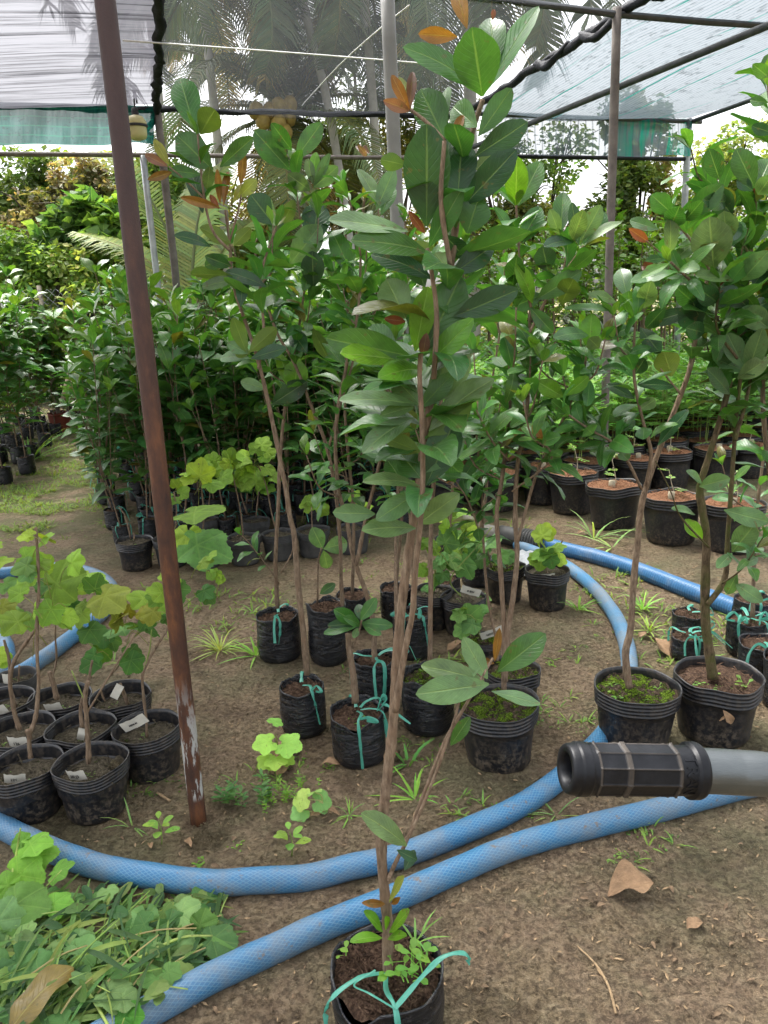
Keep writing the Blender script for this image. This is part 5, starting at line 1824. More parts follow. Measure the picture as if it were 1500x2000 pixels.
def vine(label, px, py, r, h, seed, canes, leaves, tags=(), mat='pot', soil='greysoil', fill=.72, group=GV, kind='rigid', col=VC, rock=None, Yoff=0):
    rnd = random.Random(seed)
    root, O = potted('potted_vine', label, 'potted vine', px, py, r, h, kind, seed, group, soil, None, mat=mat, fill=fill)
    Yb = O.y + Yoff
    st = MB(); gs = MB(); fo = MB()
    for pts, r0, r1, dy, green in canes:
        tube(gs if green else st, [D(x, y, Yb + dy * i / max(1, len(pts) - 1)) for i, (x, y) in enumerate(pts)], r0, r1, 8, 6, .35, rnd, knob=.25)
    if st.v: shift(st, O); st.build('cane', 'bark', root)
    if gs.v: shift(gs, O); gs.build('shoot', 'stalk', root)
    for it in leaves:
        x, y, s, az, cl = it[:5]
        dy = it[5] if len(it) > 5 else rnd.uniform(-.05, .05)
        p = D(x, y, Yb + dy)
        k = (p - CAM).dot(_F) / FOC
        a = math.radians(az)
        d = CX * math.cos(a) - CY * math.sin(a)
        tilt = rnd.uniform(-.1, .5)
        nr = (CAM - p).normalized() * rnd.uniform(.45, 1.0) + V((rnd.uniform(-.4, .4), 0, rnd.uniform(.5, 1.1)))
        dd = d - V((0, 1, 0)) * tilt
        c = {'v': VC, 'l': (.21, .31, .038), 'd': (.05, .122, .026), 'g': (.09, .175, .05), 'y': (.16, .165, .025), 'o': (.30, .20, .04)}[cl]
        tube(fo, [p, p - dd.normalized() * s * k * .35 - V((0, 0, s * k * .15)), p - dd.normalized() * s * k * .6 - V((0, 0, s * k * .5))], .0012, .0014, 4, 3, cap=False, col=(.22, .24, .07))
        for e_ in range(2 if s < 62 else 1):
            vleaf(fo, p + V((rnd.uniform(-.3, .3), rnd.uniform(-.3, .3), rnd.uniform(-.25, .25))) * s * k * (1.3 if e_ else .0), dd + V((rnd.uniform(-1, 1), rnd.uniform(-1, 1), 0)) * (.9 if e_ else 0), nr + V((rnd.uniform(-.5, .5), rnd.uniform(-.5, .5), 0)), s * k * (.95 if s > 90 else rnd.uniform(.62, .9)), jitcol(c, rnd, .22, .08), rnd, rnd.choice((.4, .6, .85)), rnd.uniform(.1, .22))
        # leaf stalk
    shift(fo, O)
    if fo.v: fo.build('foliage', 'vine', root)
    if rock:
        mb = MB(); crumb(mb, (rock[0], rock[1], h * fill + .01), rock[2]); crumb(mb, (rock[0] + .01, rock[1], h * fill + .006), rock[2] * .8); mb.build('clod', 'earth', root)
    for (at, d, up, w_, h_, tx) in tags: tagstrip(root, (at[0], at[1], at[2] + .022), d, up, w_ * 1.15, h_ * 1.15, tx)
    wd = MB()
    for i in range(5):
        a = rnd.random() * 6.28; q = r * .75 * rnd.random()
        tuft(wd, (q * math.cos(a), q * math.sin(a), h * fill), 4, .009, rnd, (.12, .2, .05), .01)
    tag(wd.build('pot_weeds', 'weed', root), kind='stuff')
    return root, O


R_, H_ = .103, .165
vine('vine cutting with a long numbered tag, in the front pot nearest the rusty post', 184, 1614, R_, H_, 51,
     [([(173, 1490), (170, 1410), (166, 1370), (172, 1330)], .0075, .005, 0, 0), ([(168, 1395), (190, 1360), (220, 1310), (250, 1262), (262, 1240)], .003, .002, .05, 0), ([(166, 1370), (140, 1310)], .002, .0015, 0, 1)],
     [], [((-.02, -.055, .135), (1, -.2, .1), (.1, -.3, 1), .05, .032, [('20 (3', .013, 0)])], rock=(.05, .03, .028))
vine('vine cutting with a numbered tag, in the pot at the group\'s lower left corner', 56, 1613, R_ * 1.02, H_, 52,
     [([(60, 1480), (57, 1440), (70, 1400), (75, 1340), (73, 1280), (73, 1200), (76, 1140), (72, 1060), (70, 1030)], .0065, .003, .03, 0), ([(57, 1440), (54, 1425)], .007, .007, 0, 0)],
     [(75, 1205, 90, -60, 'l'), (100, 1190, 70, 120, 'v'), (35, 1215, 80, 200, 'v'), (75, 1100, 60, 20, 'v'), (52, 1105, 60, 160, 'g'), (85, 1055, 60, -30, 'l'), (60, 1045, 45, 190, 'l'), (40, 1160, 70, 200, 'v'), (120, 1215, 55, 30, 'l')],
     [((-.005, -.055, .13), (1, .2, -.15), (0, -.3, 1), .05, .03, [('126', .013, 0)])])
vine('vine cutting with a tilted tag, in the pot touching the rusty post', 292, 1533, R_, H_, 53,
     [([(287, 1440), (285, 1400), (278, 1330), (286, 1300), (306, 1262), (330, 1225), (345, 1190)], .0045, .0025, 0, 0), ([(278, 1320), (292, 1270), (296, 1230)], .002, .0015, 0, 1)],
     [(310, 1170, 60, 200, 'v'), (330, 1140, 55, -20, 'l'), (300, 1195, 60, 160, 'y'), (345, 1150, 70, 60, 'd'), (395, 1100, 45, -20, 'v'), (410, 1120, 40, 60, 'v'), (405, 1165, 50, 40, 'd'), (430, 1135, 30, -60, 'l')],
     [((-.03, -.02, .165), (1, 0, .45), (-.3, -.3, 1), .075, .034, [('MINI M', .009, 0)])])
vine('vine cutting with a stapled tag, in the middle pot of the group', 166, 1534, R_, H_, 54,
     [([(160, 1420), (158, 1380), (172, 1330), (180, 1290)], .006, .004, 0, 0)],
     [(205, 1165, 95, 20, 'y'), (185, 1150, 75, -70, 'd'), (175, 1230, 70, 40, 'd'), (160, 1200, 60, 100, 'v')],
     [((.01, -.03, .13), (.4, -.3, 1), (1, 0, 0), .05, .02, None)])
vine('vine cutting with a tag reading 126, second pot from the left edge', 46, 1536, R_ * 1.06, H_, 55,
     [([(38, 1425), (26, 1380), (20, 1330), (28, 1290), (55, 1250), (72, 1225)], .0075, .004, 0, 0)],
     [(110, 1140, 105, -20, 'v'), (85, 1110, 80, -100, 'v'), (140, 1100, 70, -20, 'l'), (60, 1130, 60, 170, 'v')],
     [((.02, -.06, .13), (1, -.1, 0), (0, -.2, 1), .055, .034, [('126', .014, -.003)])])
vine('leafy vine cutting with a bent cane, in the rear pot beside the post', 240, 1462, R_, H_, 56,
     [([(250, 1375), (240, 1350), (233, 1335)], .007, .006, 0, 0), ([(205, 1370), (198, 1345), (215, 1320), (232, 1300), (240, 1275)], .003, .002, 0, 0), ([(232, 1300), (255, 1250), (300, 1220), (335, 1205), (375, 1170), (400, 1150)], .0025, .0015, .05, 1), ([(195, 1280), (170, 1250), (150, 1220)], .0025, .002, 0, 1)],
     [(240, 1230, 75, 170, 'g'), (215, 1245, 60, 60, 'd'), (270, 1225, 55, -20, 'g'), (200, 1270, 75, 110, 'd'), (255, 1270, 60, 60, 'd'), (185, 1280, 60, 130, 'd'), (230, 1210, 60, -40, 'y'), (300, 1185, 75, -30, 'v'), (330, 1165, 70, -40, 'l'), (280, 1170, 65, 200, 'v'), (285, 1215, 50, 60, 'd'), (250, 1195, 50, -60, 'y'), (315, 1190, 60, 30, 'g'), (340, 1190, 50, 60, 'd')],
     [((.0, -.02, .165), (.5, 0, .8), (1, 0, -.4), .05, .024, None)])
vine('vine cutting with a thick stub, in the rear middle pot of the group', 122, 1462, R_, H_, 57,
     [([(112, 1365), (105, 1335), (96, 1312)], .009, .008, 0, 0), ([(100, 1330), (110, 1290), (108, 1240), (110, 1190)], .0035, .0025, 0, 0)],
     [(115, 1165, 85, -30, 'v'), (135, 1180, 75, 30, 'd'), (95, 1155, 60, 200, 'd'), (150, 1140, 80, -20, 'l'), (175, 1135, 70, 10, 'l'), (140, 1120, 60, -40, 'v')],
     [((-.005, -.045, .13), (1, 0, .1), (0, -.3, 1), .05, .03, None)])
vine('vine cutting with a pale tag, in the pot at the far left edge', 14, 1470, R_, H_, 58,
     [([(30, 1380), (20, 1340), (18, 1290), (8, 1250)], .006, .004, 0, 0)],
     [(-5, 1100, 60, -20, 'l'), (10, 1140, 60, 20, 'g'), (5, 1185, 60, 30, 'y'), (-10, 1280, 60, 10, 'l'), (20, 1200, 60, 40, 'g'), (-20, 1070, 60, -10, 'l')],
     [((.0, -.05, .13), (1, 0, .3), (0, -.3, 1), .06, .032, None)])
vine('grey worn pot with a tag, farthest back of the vine group', 36, 1388, .072, .13, 59, [([(35, 1345), (38, 1300)], .004, .003, 0, 0)], [], [((-.01, -.045, .11), (1, 0, 0), (0, 0, 1), .03, .05, None)], mat='potgrey')

# the hanging pair of big vine leaves near the post belongs to a pot behind it
vine('vine with two very large leaves, in the grey pot right of the rusty post', 400, 1114, .10, .17, 60,
     [([(395, 1050), (398, 1000), (392, 940), (388, 905)], .005, .003, -.1, 0), ([(395, 1040), (385, 1060), (370, 1068)], .002, .002, -.2, 1)],
     [(380, 1000, 118, -10, 'v', -.35), (385, 1065, 125, 15, 'g', -.35), (365, 1045, 80, 100, 'l', -.25), (390, 930, 80, -80, 'l', -.1), (372, 935, 50, 180, 'l', -.1), (410, 945, 60, 10, 'v', -.1)], mat='potgrey', fill=.85)
for (lb, px, py, r, h, sd, cn, lv, mt_) in (
        ('black pot holding a single bare cane at the left end of the rear row', 265, 1117, .105, .17, 61, [([(255, 1052), (245, 1010), (232, 990)], .004, .003, 0, 0), ([(262, 1055), (262, 1040)], .004, .004, 0, 0)], [], 'pot'),
        ('grey pot half hidden right behind the rusty post', 335, 1112, .10, .17, 62, [([(340, 1050), (345, 1000), (340, 960)], .004, .003, 0, 0)], [(345, 950, 45, -60, 'v'), (330, 970, 40, 190, 'v')], 'potgrey'),
        ('grey pot with a vine cutting, third in the rear row from the post', 478, 1108, .098, .16, 63, [([(475, 1045), (470, 1000), (462, 960), (455, 930)], .004, .003, 0, 0)], [(450, 900, 50, -80, 'v'), (470, 905, 50, -20, 'v'), (435, 915, 50, 190, 'l'), (460, 930, 50, 60, 'v'), (480, 930, 45, 20, 'v'), (420, 900, 45, 210, 'v')], 'potgrey'),
        ('grey pot with a vine cutting, fourth in the rear row from the post', 545, 1098, .098, .16, 64, [([(540, 1040), (530, 1000), (520, 950), (505, 910)], .004, .003, 0, 0)], [(500, 880, 50, -80, 'v'), (515, 890, 50, -10, 'v'), (480, 890, 45, 190, 'l'), (520, 915, 55, 40, 'v'), (490, 915, 45, 120, 'v'), (535, 930, 40, 10, 'v')], 'potgrey'),
        ('grey pot in the rear row left of the twin trunks', 612, 1092, .098, .16, 65, [([(610, 1035), (608, 990)], .004, .003, 0, 0)], [(600, 980, 40, -60, 'v'), (620, 985, 40, 10, 'v')], 'potgrey'),
        ('grey pot at the right end of the rear row, behind the trunks', 690, 1085, .098, .16, 66, [([(690, 1030), (694, 980)], .004, .003, 0, 0)], [(690, 975, 40, -60, 'v'), (705, 985, 40, 10, 'l')], 'potgrey'),
        ('small grey pot tucked behind the two-leaf vine', 405, 1058, .08, .14, 67, [([(405, 1010), (410, 960), (405, 930)], .004, .003, 0, 0)], [(400, 910, 40, -60, 'v'), (420, 915, 45, 10, 'l')], 'potgrey'),
        ('small grey pot behind the third rear-row pot', 500, 1060, .09, .14, 68, [([(500, 1010), (505, 960)], .004, .003, 0, 0)], [(500, 945, 50, -70, 'l'), (520, 955, 50, 0, 'v'), (485, 950, 45, 190, 'v')], 'potgrey')):
    vine(lb, px, py, r, h, sd, cn, lv, mat=mt_, fill=.85)

# vine pots in the centre, behind the saplings
vine('small black pot with a bushy green vine cutting, standing alone by the curved hose', 1069, 1198, .102, .19, 71,
     [([(1068, 1122), (1068, 1105), (1085, 1075), (1100, 1055)], .004, .003, 0, 0)],
     [(1060, 1080, 55, 150, 'v', -.03), (1075, 1090, 45, 80, 'd', -.05), (1085, 1070, 45, -20, 'v'), (1060, 1060, 50, -120, 'l'), (1090, 1090, 40, 30, 'l'), (1065, 1045, 50, -80, 'l'), (1045, 1085, 30, 160, 'v')],
     [((-.005, -.03, .14), (1, 0, .05), (0, .6, .8), .055, .022, None)], mat='pot', fill=.85)
vine('vine pot with mossy soil right behind the twin dark stems', 985, 1185, .10, .18, 72, [([(960, 1110), (950, 1060)], .004, .003, 0, 0)],
     [(905, 1050, 60, 170, 'g'), (915, 1035, 60, -60, 'v'), (930, 1065, 60, 20, 'd'), (895, 1075, 60, 120, 'v'), (955, 1060, 50, -20, 'g'), (975, 1085, 45, 40, 'g'), (940, 1090, 45, 100, 'd')], fill=.88, soil='mosssoil')
vine('vine pot with a white tag leaning on its rim, centre right', 905, 1245, .098, .17, 73, [([(900, 1165), (880, 1130), (930, 1070), (960, 1030)], .003, .002, 0, 1)],
     [(870, 1060, 70, -60, 'g'), (880, 1090, 70, 30, 'g'), (905, 1100, 70, 60, 'd'), (860, 1100, 60, 160, 'g'), (925, 1050, 45, -20, 'l'), (945, 1165, 45, 20, 'g'), (870, 1030, 50, -100, 'v'), (850, 1075, 50, 200, 'v')],
     [((.03, -.04, .185), (1, 0, -.35), (.2, -.2, 1), .075, .032, [('# BW', .013, 0)])], fill=.85)
vine('low pot with a curled white tag and three broad leaves behind the ribbed pots', 945, 1305, .068, .11, 74, [([(940, 1245), (930, 1220), (905, 1200)], .003, .002, 0, 1)],
     [(915, 1205, 60, -40, 'd', -.04), (900, 1200, 55, 160, 'g', -.06), (905, 1230, 60, 150, 'g', -.08), (935, 1195, 40, 0, 'd')],
     [((.03, -.03, .125), (1, 0, .35), (-.2, -.2, 1), .085, .03, [('NINO X', .013, 0)])], soil='mosssoil', fill=.9)
vine('black pot with a trailing vine left of the tagged vine pot', 845, 1235, .09, .17, 75, [([(845, 1160), (850, 1110)], .003, .002, 0, 1)],
     [(850, 1130, 45, 100, 'd'), (830, 1110, 45, 160, 'v'), (860, 1100, 50, -20, 'g'), (845, 1075, 45, -80, 'v'), (835, 1150, 35, 140, 'd')], fill=.85)
vine('rear black pot under leaning vine shoots', 880, 1110, .085, .16, 76, [([(880, 1050), (878, 1010)], .003, .003, 0, 0)], [(880, 1000, 40, -70, 'v'), (895, 1010, 45, 10, 'v'), (862, 1012, 40, 180, 'l'), (905, 1020, 50, -10, 'l')], fill=.85)

# ------------------------------------------------------------------ nursery blocks: one sapling of a kind, then copies
def sapling(label, seed, H, nst, nl, L, group, r=.075, h=.16, col=(.055, .155, .038), low=.3, rib=True, asp=.46, name='potted_sapling', barkr=.007):
    rnd = random.Random(seed)
    root = thing(name, label, 'potted tree', (0, 0, 0), 0, group)
    bag_pot(root, r, h, seed, n=28, fibres=0)
    if rib: ribbon_tie(root, r, h, -1.4, seed, bow=True)
    st = MB(); fo = MB()
    main = [V((0, 0, h * .8))]
    x = y = 0
    for i in range(5):
        x += rnd.uniform(-.05, .05); y += rnd.uniform(-.05, .05)
        main.append(V((x, y, h + (H - h) * (i + 1) / 5)))
    m_ = tube(st, main, barkr, .003, 6, 4, .2, rnd)
    sprout(fo, m_, low + .1, int(nl * .45), L, asp, rnd, col, up=.3, seg=4, half=1)
    for k in range(nst):
        f = rnd.uniform(low + .02, .7)
        p = m_[int(f * (len(m_) - 1))]
        a = rnd.random() * 6.28 + k * 2
        o = V((math.cos(a), math.sin(a), 0)); e = (H - p.z) * rnd.uniform(.45, .95)
        b = tube(st, [p, p + o * .08 + V((0, 0, e * .4)), p + o * rnd.uniform(.12, .2) + V((0, 0, e))], .004, .002, 5, 4, .2, rnd)
        sprout(fo, b, .25, int(nl * .55 / nst), L * .92, asp, rnd, col, up=.3, seg=4, half=1)
    st.build('stem', 'bark', root)
    fo.build('foliage', 'leaf', root)
    return root


rnd = random.Random(77)
GB = 'saplings packed in the middle block'
LB = 'bushy dark sapling packed in the dense middle block behind the grey vine pots'
proto = [sapling(LB, 200 + i, 1.50 + .12 * (i % 3), 6, 84, .24, GB, low=.10) for i in range(4)]
k0 = G(225, 1062, 0); k1 = G(180, 835, 0); k2 = G(765, 1030, 0)
ex = (k2 - k0); ey = (k1 - k0).normalized()
nx = 8; sp = ex.length / nx
cnt = 0
used = [False] * 4
for j in range(11):
    for i in range(nx + 2 + (j > 3) * 3 + (j > 7) * 3):
        p = k0 + ex.normalized() * sp * (i + rnd.uniform(-.2, .2) + .1) + ey * (.05 + .40 * j + rnd.uniform(-.08, .08))
        if j > 5 and (i + j) % 2: continue
        q = rnd.randrange(4)
        scl = rnd.uniform(.86, 1.08) * (.9 if j == 0 else 1.0)
        if i == 0: scl *= .88
        if not used[q]:
            used[q] = True; o = proto[q]; o.location = (p.x, p.y, 0); o.rotation_euler = (0, 0, rnd.random() * 6.28); o.scale = (scl,) * 3
        else: dup(proto[q], (p.x, p.y, 0), rnd.random() * 6.28, scl)
        cnt += 1
# left row beyond the path
GL_ = 'saplings in the row beyond the path'
LL = 'sapling in the shady row at the left edge beyond the grassy path'
pr2 = [sapling(LL, 300 + i, 1.55 + .15 * i, 7, 120, .22, GL_, rib=False, low=.10) for i in range(3)]
used = [False] * 3
for (x, y) in ((30, 945), (75, 925), (-25, 940), (20, 905), (85, 895), (-30, 895), (50, 880), (110, 872), (0, 868), (75, 858), (130, 850), (30, 850), (-40, 850), (100, 838), (150, 832), (60, 832), (10, 835), (130, 820), (175, 818), (90, 818), (-60, 930), (-70, 890), (60, 905), (35, 868), (-10, 870), (105, 852), (75, 840), (40, 820)):
    p = G(x - 20, y, 0); q = rnd.randrange(3); s = rnd.uniform(.95, 1.2)
    if not used[q]:
        used[q] = True; o = pr2[q]; o.location = p; o.rotation_euler = (0, 0, rnd.random() * 6); o.scale = (s,) * 3
    else: dup(pr2[q], tuple(p), rnd.random() * 6.28, s)
# red-brown pot at the end of that row
p = G(122, 846, 0)
root = thing('potted_shrub', 'reddish brown pot with a low leafy shrub at the far end of the left row', 'potted shrub', tuple(p))
rigid_pot(root, .15, .27, 5, 'redpot', ribs=1, n=28, fibres=0)
mb = MB(); rr = random.Random(5)
for i in range(5):
    a = i * 1.3; pts = [V((0, 0, .24)), V((.1 * math.cos(a), .1 * math.sin(a), .45)), V((.22 * math.cos(a), .22 * math.sin(a), .6))]
    sprout(mb, pts, .2, 12, .09, .4, rr, (.10, .20, .04), seg=4, half=1)
mb.build('foliage', 'leaf', root)
# stub of a sawn branch behind it
mb = MB(); c = D(150, 690, 9.0); tube(mb, [c + V((-.22, .05, -.55)), c + V((-.02, 0, -.12)), c + V((.10, 0, .03))], .07, .065, 12, 3, .15)
o = mb.build('sawn_log', 'stub'); tag(o, 'pale sawn log end leaning beyond the left row', 'log')

# big coir pots with seedlings, right
GS = 'big pots of seedlings'
def sprig(mb, st, base, H, n, L, rnd, col):
    a0 = rnd.random() * 6.28
    top = V(base) + V((rnd.uniform(-.05, .05), rnd.uniform(-.05, .05), H))
    pts = tube(st, [base, V(base).lerp(top, .5) + V((rnd.uniform(-.02, .02), 0, 0)), top], .004, .002, 5, 4)
    for k in range(n):
        f = .35 + .65 * k / max(1, n - 1)
        p = V(base).lerp(top, f); a = a0 + k * 2.4
        o = V((math.cos(a), math.sin(a), rnd.uniform(-.05, .5) + (f > .9) * .5)).normalized()
        l = L * rnd.uniform(1.6, 2.4)
        e = p + o * l + V((0, 0, -.02))
        tube(st, [p, p.lerp(e, .5) + V((0, 0, .012)), e], .0015, .001, 4, 3, cap=False)
        s = o.cross(V((0, 0, 1))).normalized()
        for q in range(3):
            b = p.lerp(e, .35 + .3 * q)
            for sg in (-1, 1):
                d = (s * sg + o * .7 + V((0, 0, -.12))).normalized()
                leaf(mb, b, b + d * L, (0, 0, 1), L * .46, jitcol(col, rnd, .2), .04, .2, 4, 1, rnd=rnd)
        leaf(mb, e, e + o * L * 1.1, (0, 0, 1), L * .5, jitcol(col, rnd, .2), .04, .2, 4, 1, rnd=rnd)


def seedpot(label, seed, full, H=.42, L=.075):
    rnd = random.Random(seed)
    root = thing('seedling_pot', label, 'potted seedling', (0, 0, 0), 0, GS)
    rigid_pot(root, .165, .275, seed, 'pot', ribs=3, fill=.94, soil='coir', n=36, fibres=90)
    mb = MB(); st = MB()
    if full:
        for i in range(4): sprig(mb, st, V((rnd.uniform(-.07, .07), rnd.uniform(-.07, .07), .25)), H * rnd.uniform(.85, 1.35), 9, L, rnd, (.16, .35, .07))
    else:
        sprig(mb, st, V((.03, .03, .25)), .16, 3, .035, rnd, (.16, .30, .05))
        tube(st, [V((-.02, -.03, .24)), V((-.018, -.03, .30))], .02, .02, 8, 2, .2)
    mb.build('foliage', 'leaf', root)
    st.build('stem', 'stub' if not full else 'stalk', root)
    return root


fr = [('front row pot of red coir with a sawn stub, second from the left', 1195, 1038, 0), ('front row pot of red coir at the left end, partly behind thin saplings', 1118, 1008, 0), ('front row pot behind the forked trunk, widest of the big coir pots', 1308, 1068, 1), ('front row coir pot behind the thick trunk', 1425, 1085, 0)]
for i, (lb, x, y, fu) in enumerate(fr):
    o = seedpot(lb, 400 + i, fu if fu == 0 else 0); c = ground_pot(x, y, .13); o.location = (c.x, c.y, 0)
LS = 'big black pot of leafy light green seedlings crowded behind the front coir pots'
ps = [seedpot(LS, 420 + i, 1) for i in range(4)]
pb = [seedpot('big black pot of bare red coir in the second row of the seedling block', 430 + i, 0) for i in range(1)]
c0 = ground_pot(1118, 1008, .13); c1 = ground_pot(1425, 1085, .13)
ex = Bd; ey = Ad
used = [False] * 4; ub = False
for j in range(1, 15):
    for i in range(-4 - j // 3, 11):
        p = c0 + ex * (.36 * i + .18 * (j % 2) + rnd.uniform(-.03, .03)) + ey * (.34 * j + rnd.uniform(-.03, .03)) + V((.1, 0, 0))
        if (p.x / p.y) > .62 or (p.x / p.y) < .06 or p.y < 4.3: continue
        bare = (j <= 1 and rnd.random() < .6)
        if bare:
            o = dup(pb[0], (p.x, p.y, 0), rnd.random() * 6.28, rnd.uniform(.92, 1.05)) if ub else pb[0]
            if not ub: ub = True; o.location = (p.x, p.y, 0)
            continue
        q = rnd.randrange(4); s = rnd.uniform(.9, 1.12)
        if not used[q]:
            used[q] = True; o = ps[q]; o.location = (p.x, p.y, 0)
        else: dup(ps[q], (p.x, p.y, 0), rnd.random() * 6.28, s)
# tall yellow-green saplings behind them
GT = 'tall yellow-green saplings at the back'
LT = 'tall yellow-green sapling with a bare dark trunk at the back of the seedling block'
pt_ = [sapling(LT, 500 + i, 2.2, 6, 120, .14, GT, r=.1, h=.2, col=(.15, .29, .035), low=.42, rib=False, barkr=.018) for i in range(3)]
used = [False] * 3
for j in range(4):
    for i in range(11):
        x = 900 + 58 * i + rnd.uniform(-15, 15); Y = 8.3 + .55 * j + rnd.uniform(-.15, .15)
        p = D(x, 700, Y); q = rnd.randrange(3); s = rnd.uniform(.9, 1.08)
        if not used[q]:
            used[q] = True; o = pt_[q]; o.location = (p.x, p.y, 0); o.scale = (s,) * 3
        else: dup(pt_[q], (p.x, p.y, 0), rnd.random() * 6.28, s)

# ------------------------------------------------------------------ weeds
WG = 'weeds growing in the bare earth'
def weed(name, label, px, py, fn, mat='weed', cat='weed'):
    c = G(px, py, 0); c.z = gz(c.x, c.y)
    mb = MB(); fn(mb, random.Random(int(px * 3 + py)))
    o = mb.build(name, mat); o.location = c; tag(o, label, cat, WG)
    return o


def big_leaf_weed(mb, rnd):
    top = V((.0, -.01, .13))
    tube(mb, [V((0, 0, 0)), V((.005, 0, .06)), top], .003, .002, 6, 4, col=(.2, .2, .07))
    for (x, y, z, az, s) in ((-.05, -.01, .10, 200, .085), (.055, -.02, .095, -20, .095), (-.01, .02, .16, 60, .055), (-.045, -.05, .05, 230, .075), (.0, -.06, .055, 270, .08), (.06, -.03, .04, 330, .045)):
        a = math.radians(az)
        vleaf(mb, (x * .5, y * .5, z), (math.cos(a), math.sin(a), -.1), (0, -.5, 1), s, jitcol((.25, .42, .09), rnd), rnd, .6)


weed('weed', 'large-leaved pale green weed beside the stump bag', 545, 1500, big_leaf_weed)
def patch(mb, rnd):
    for i in range(34):
        x = rnd.gauss(0, .075); y = rnd.gauss(0, .03)
        c = (.08, .19, .05) if x < -.0 else (.16, .31, .04)
        h = rnd.uniform(.02, .06)
        for k in range(4):
            for q in range(3):
                a = rnd.random() * 6.28; d = V((math.cos(a), math.sin(a), .35)).normalized()
                b = V((x, y, h * (k + 1) / 4)); l = rnd.uniform(.016, .034) if x < 0 else rnd.uniform(.008, .018)
                leaf(mb, b, b + d * l, (0, 0, 1), l * .36, jitcol(c, rnd), .05, .2, 3, 1, rnd=rnd)
weed('weed_patch', 'dense low patch of small-leaved green weeds right of the rusty post', 520, 1568, patch)['kind'] = 'stuff'
def wilt(mb, rnd):
    for (x, z, s, az) in ((-.02, .06, .07, 160), (.02, .05, .07, 20), (-.03, .02, .06, 200), (.01, .08, .05, 100)):
        a = math.radians(az)
        vleaf(mb, (x, -.01, z), (math.cos(a), math.sin(a), -.4), (0, -.6, .8), s, jitcol((.25, .38, .12), rnd), rnd, .4)
        tube(mb, [V((.02, .0, 0)), V((.03, -.01, z * .8)), V((x, -.01, z))], .002, .0015, 5, 4, col=(.4, .42, .2))
weed('weed', 'wilting pale weed at the right end of the green patch', 612, 1592, wilt)
def grassy(n_, L, c=(.17, .30, .07), w=.003):
    return lambda mb, rnd: blades(mb, (0, 0, 0), n_, L, rnd, c, w=w * .8, flat=.12)
weed('grass_tuft', 'small spiky grass tuft left of the foreground trunk', 683, 1592, grassy(16, .06, w=.0018))
weed('grass_tuft', 'broad-bladed grass right of the foreground trunk', 797, 1490, grassy(10, .12, (.10, .24, .06), .005))
weed('grass_tuft', 'sprawling grass just above the upper hose', 810, 1560, grassy(14, .13, (.17, .33, .06), .004))
weed('grass_tuft', 'thin grass between the two hoses', 1085, 1590, grassy(10, .10, (.2, .28, .1), .002))
weed('grass_tuft', 'grass blades in front of the left vine pot', 258, 1612, grassy(6, .09, (.2, .3, .1), .0025))
weed('grass_tuft', 'grass by the curved hose below the lone vine pot', 1130, 1190, grassy(16, .14, (.18, .34, .07), .004))
weed('grass_tuft', 'grass clump left of the forked sapling on bare earth', 1255, 1190, grassy(22, .13, (.2, .36, .09), .004))
weed('grass_tuft', 'grass clump near the curled pale leaf', 1268, 1232, grassy(14, .12, (.25, .36, .1), .0035))
weed('grass_tuft', 'tall arching grass in front of the coir pots', 1160, 1050, grassy(12, .34, (.22, .33, .12), .006))
weed('grass_tuft', 'single tall grass shoot before the widest coir pot', 1195, 1070, grassy(5, .3, (.25, .38, .14), .007))
weed('grass_tuft', 'leafy grass left of the bowed bag', 500, 1280, grassy(18, .16, (.2, .36, .08), .005))
weed('grass_tuft', 'pale trampled grass right of the post', 430, 1270, grassy(40, .16, (.3, .36, .12), .0035))
weed('grass_tuft', 'big arching grass at the end of the left row', 60, 900, grassy(16, .7, (.17, .3, .09), .014))
def seedling(mb, rnd):
    tube(mb, [V((0, 0, 0)), V((.004, 0, .04)), V((0, 0, .075))], .002, .0015, 5, 4, col=(.2, .28, .08))
    for k in range(8):
        a = k * 2.4; z = .035 + .006 * k; d = V((math.cos(a), math.sin(a), .2)).normalized(); l = .045 - .003 * k
        leaf(mb, V((0, 0, z)) + d * .012, V((0, 0, z)) + d * (l + .012), (0, 0, 1), l * .62, jitcol((.2, .37, .06), rnd), .06, .2, 5, 2, rnd=rnd)
weed('seedling', 'lone light green seedling left of the rusty post foot', 316, 1648, seedling)
weed('seedling', 'small green seedling just above the hose at left centre', 570, 1672, seedling)
for i, (x, y) in enumerate(((395, 1690), (1195, 1380), (460, 1650), (640, 1500), (590, 1480), (1030, 1590), (1080, 1300))):
    weed('weed', 'tiny flat green weed ' + ('by the hose below the rusty post', 'left of the mossy ribbed pot', 'in the bare earth below the weed patch', 'at the foot of the stump bag', 'between the large-leaved weed and the stump bag', 'between the two crossing hoses', 'in the open earth by the curved hose')[i], x, y, lambda mb, rnd: tuft(mb, (0, 0, 0), 12, .012, rnd, (.15, .30, .04), .02, .3))
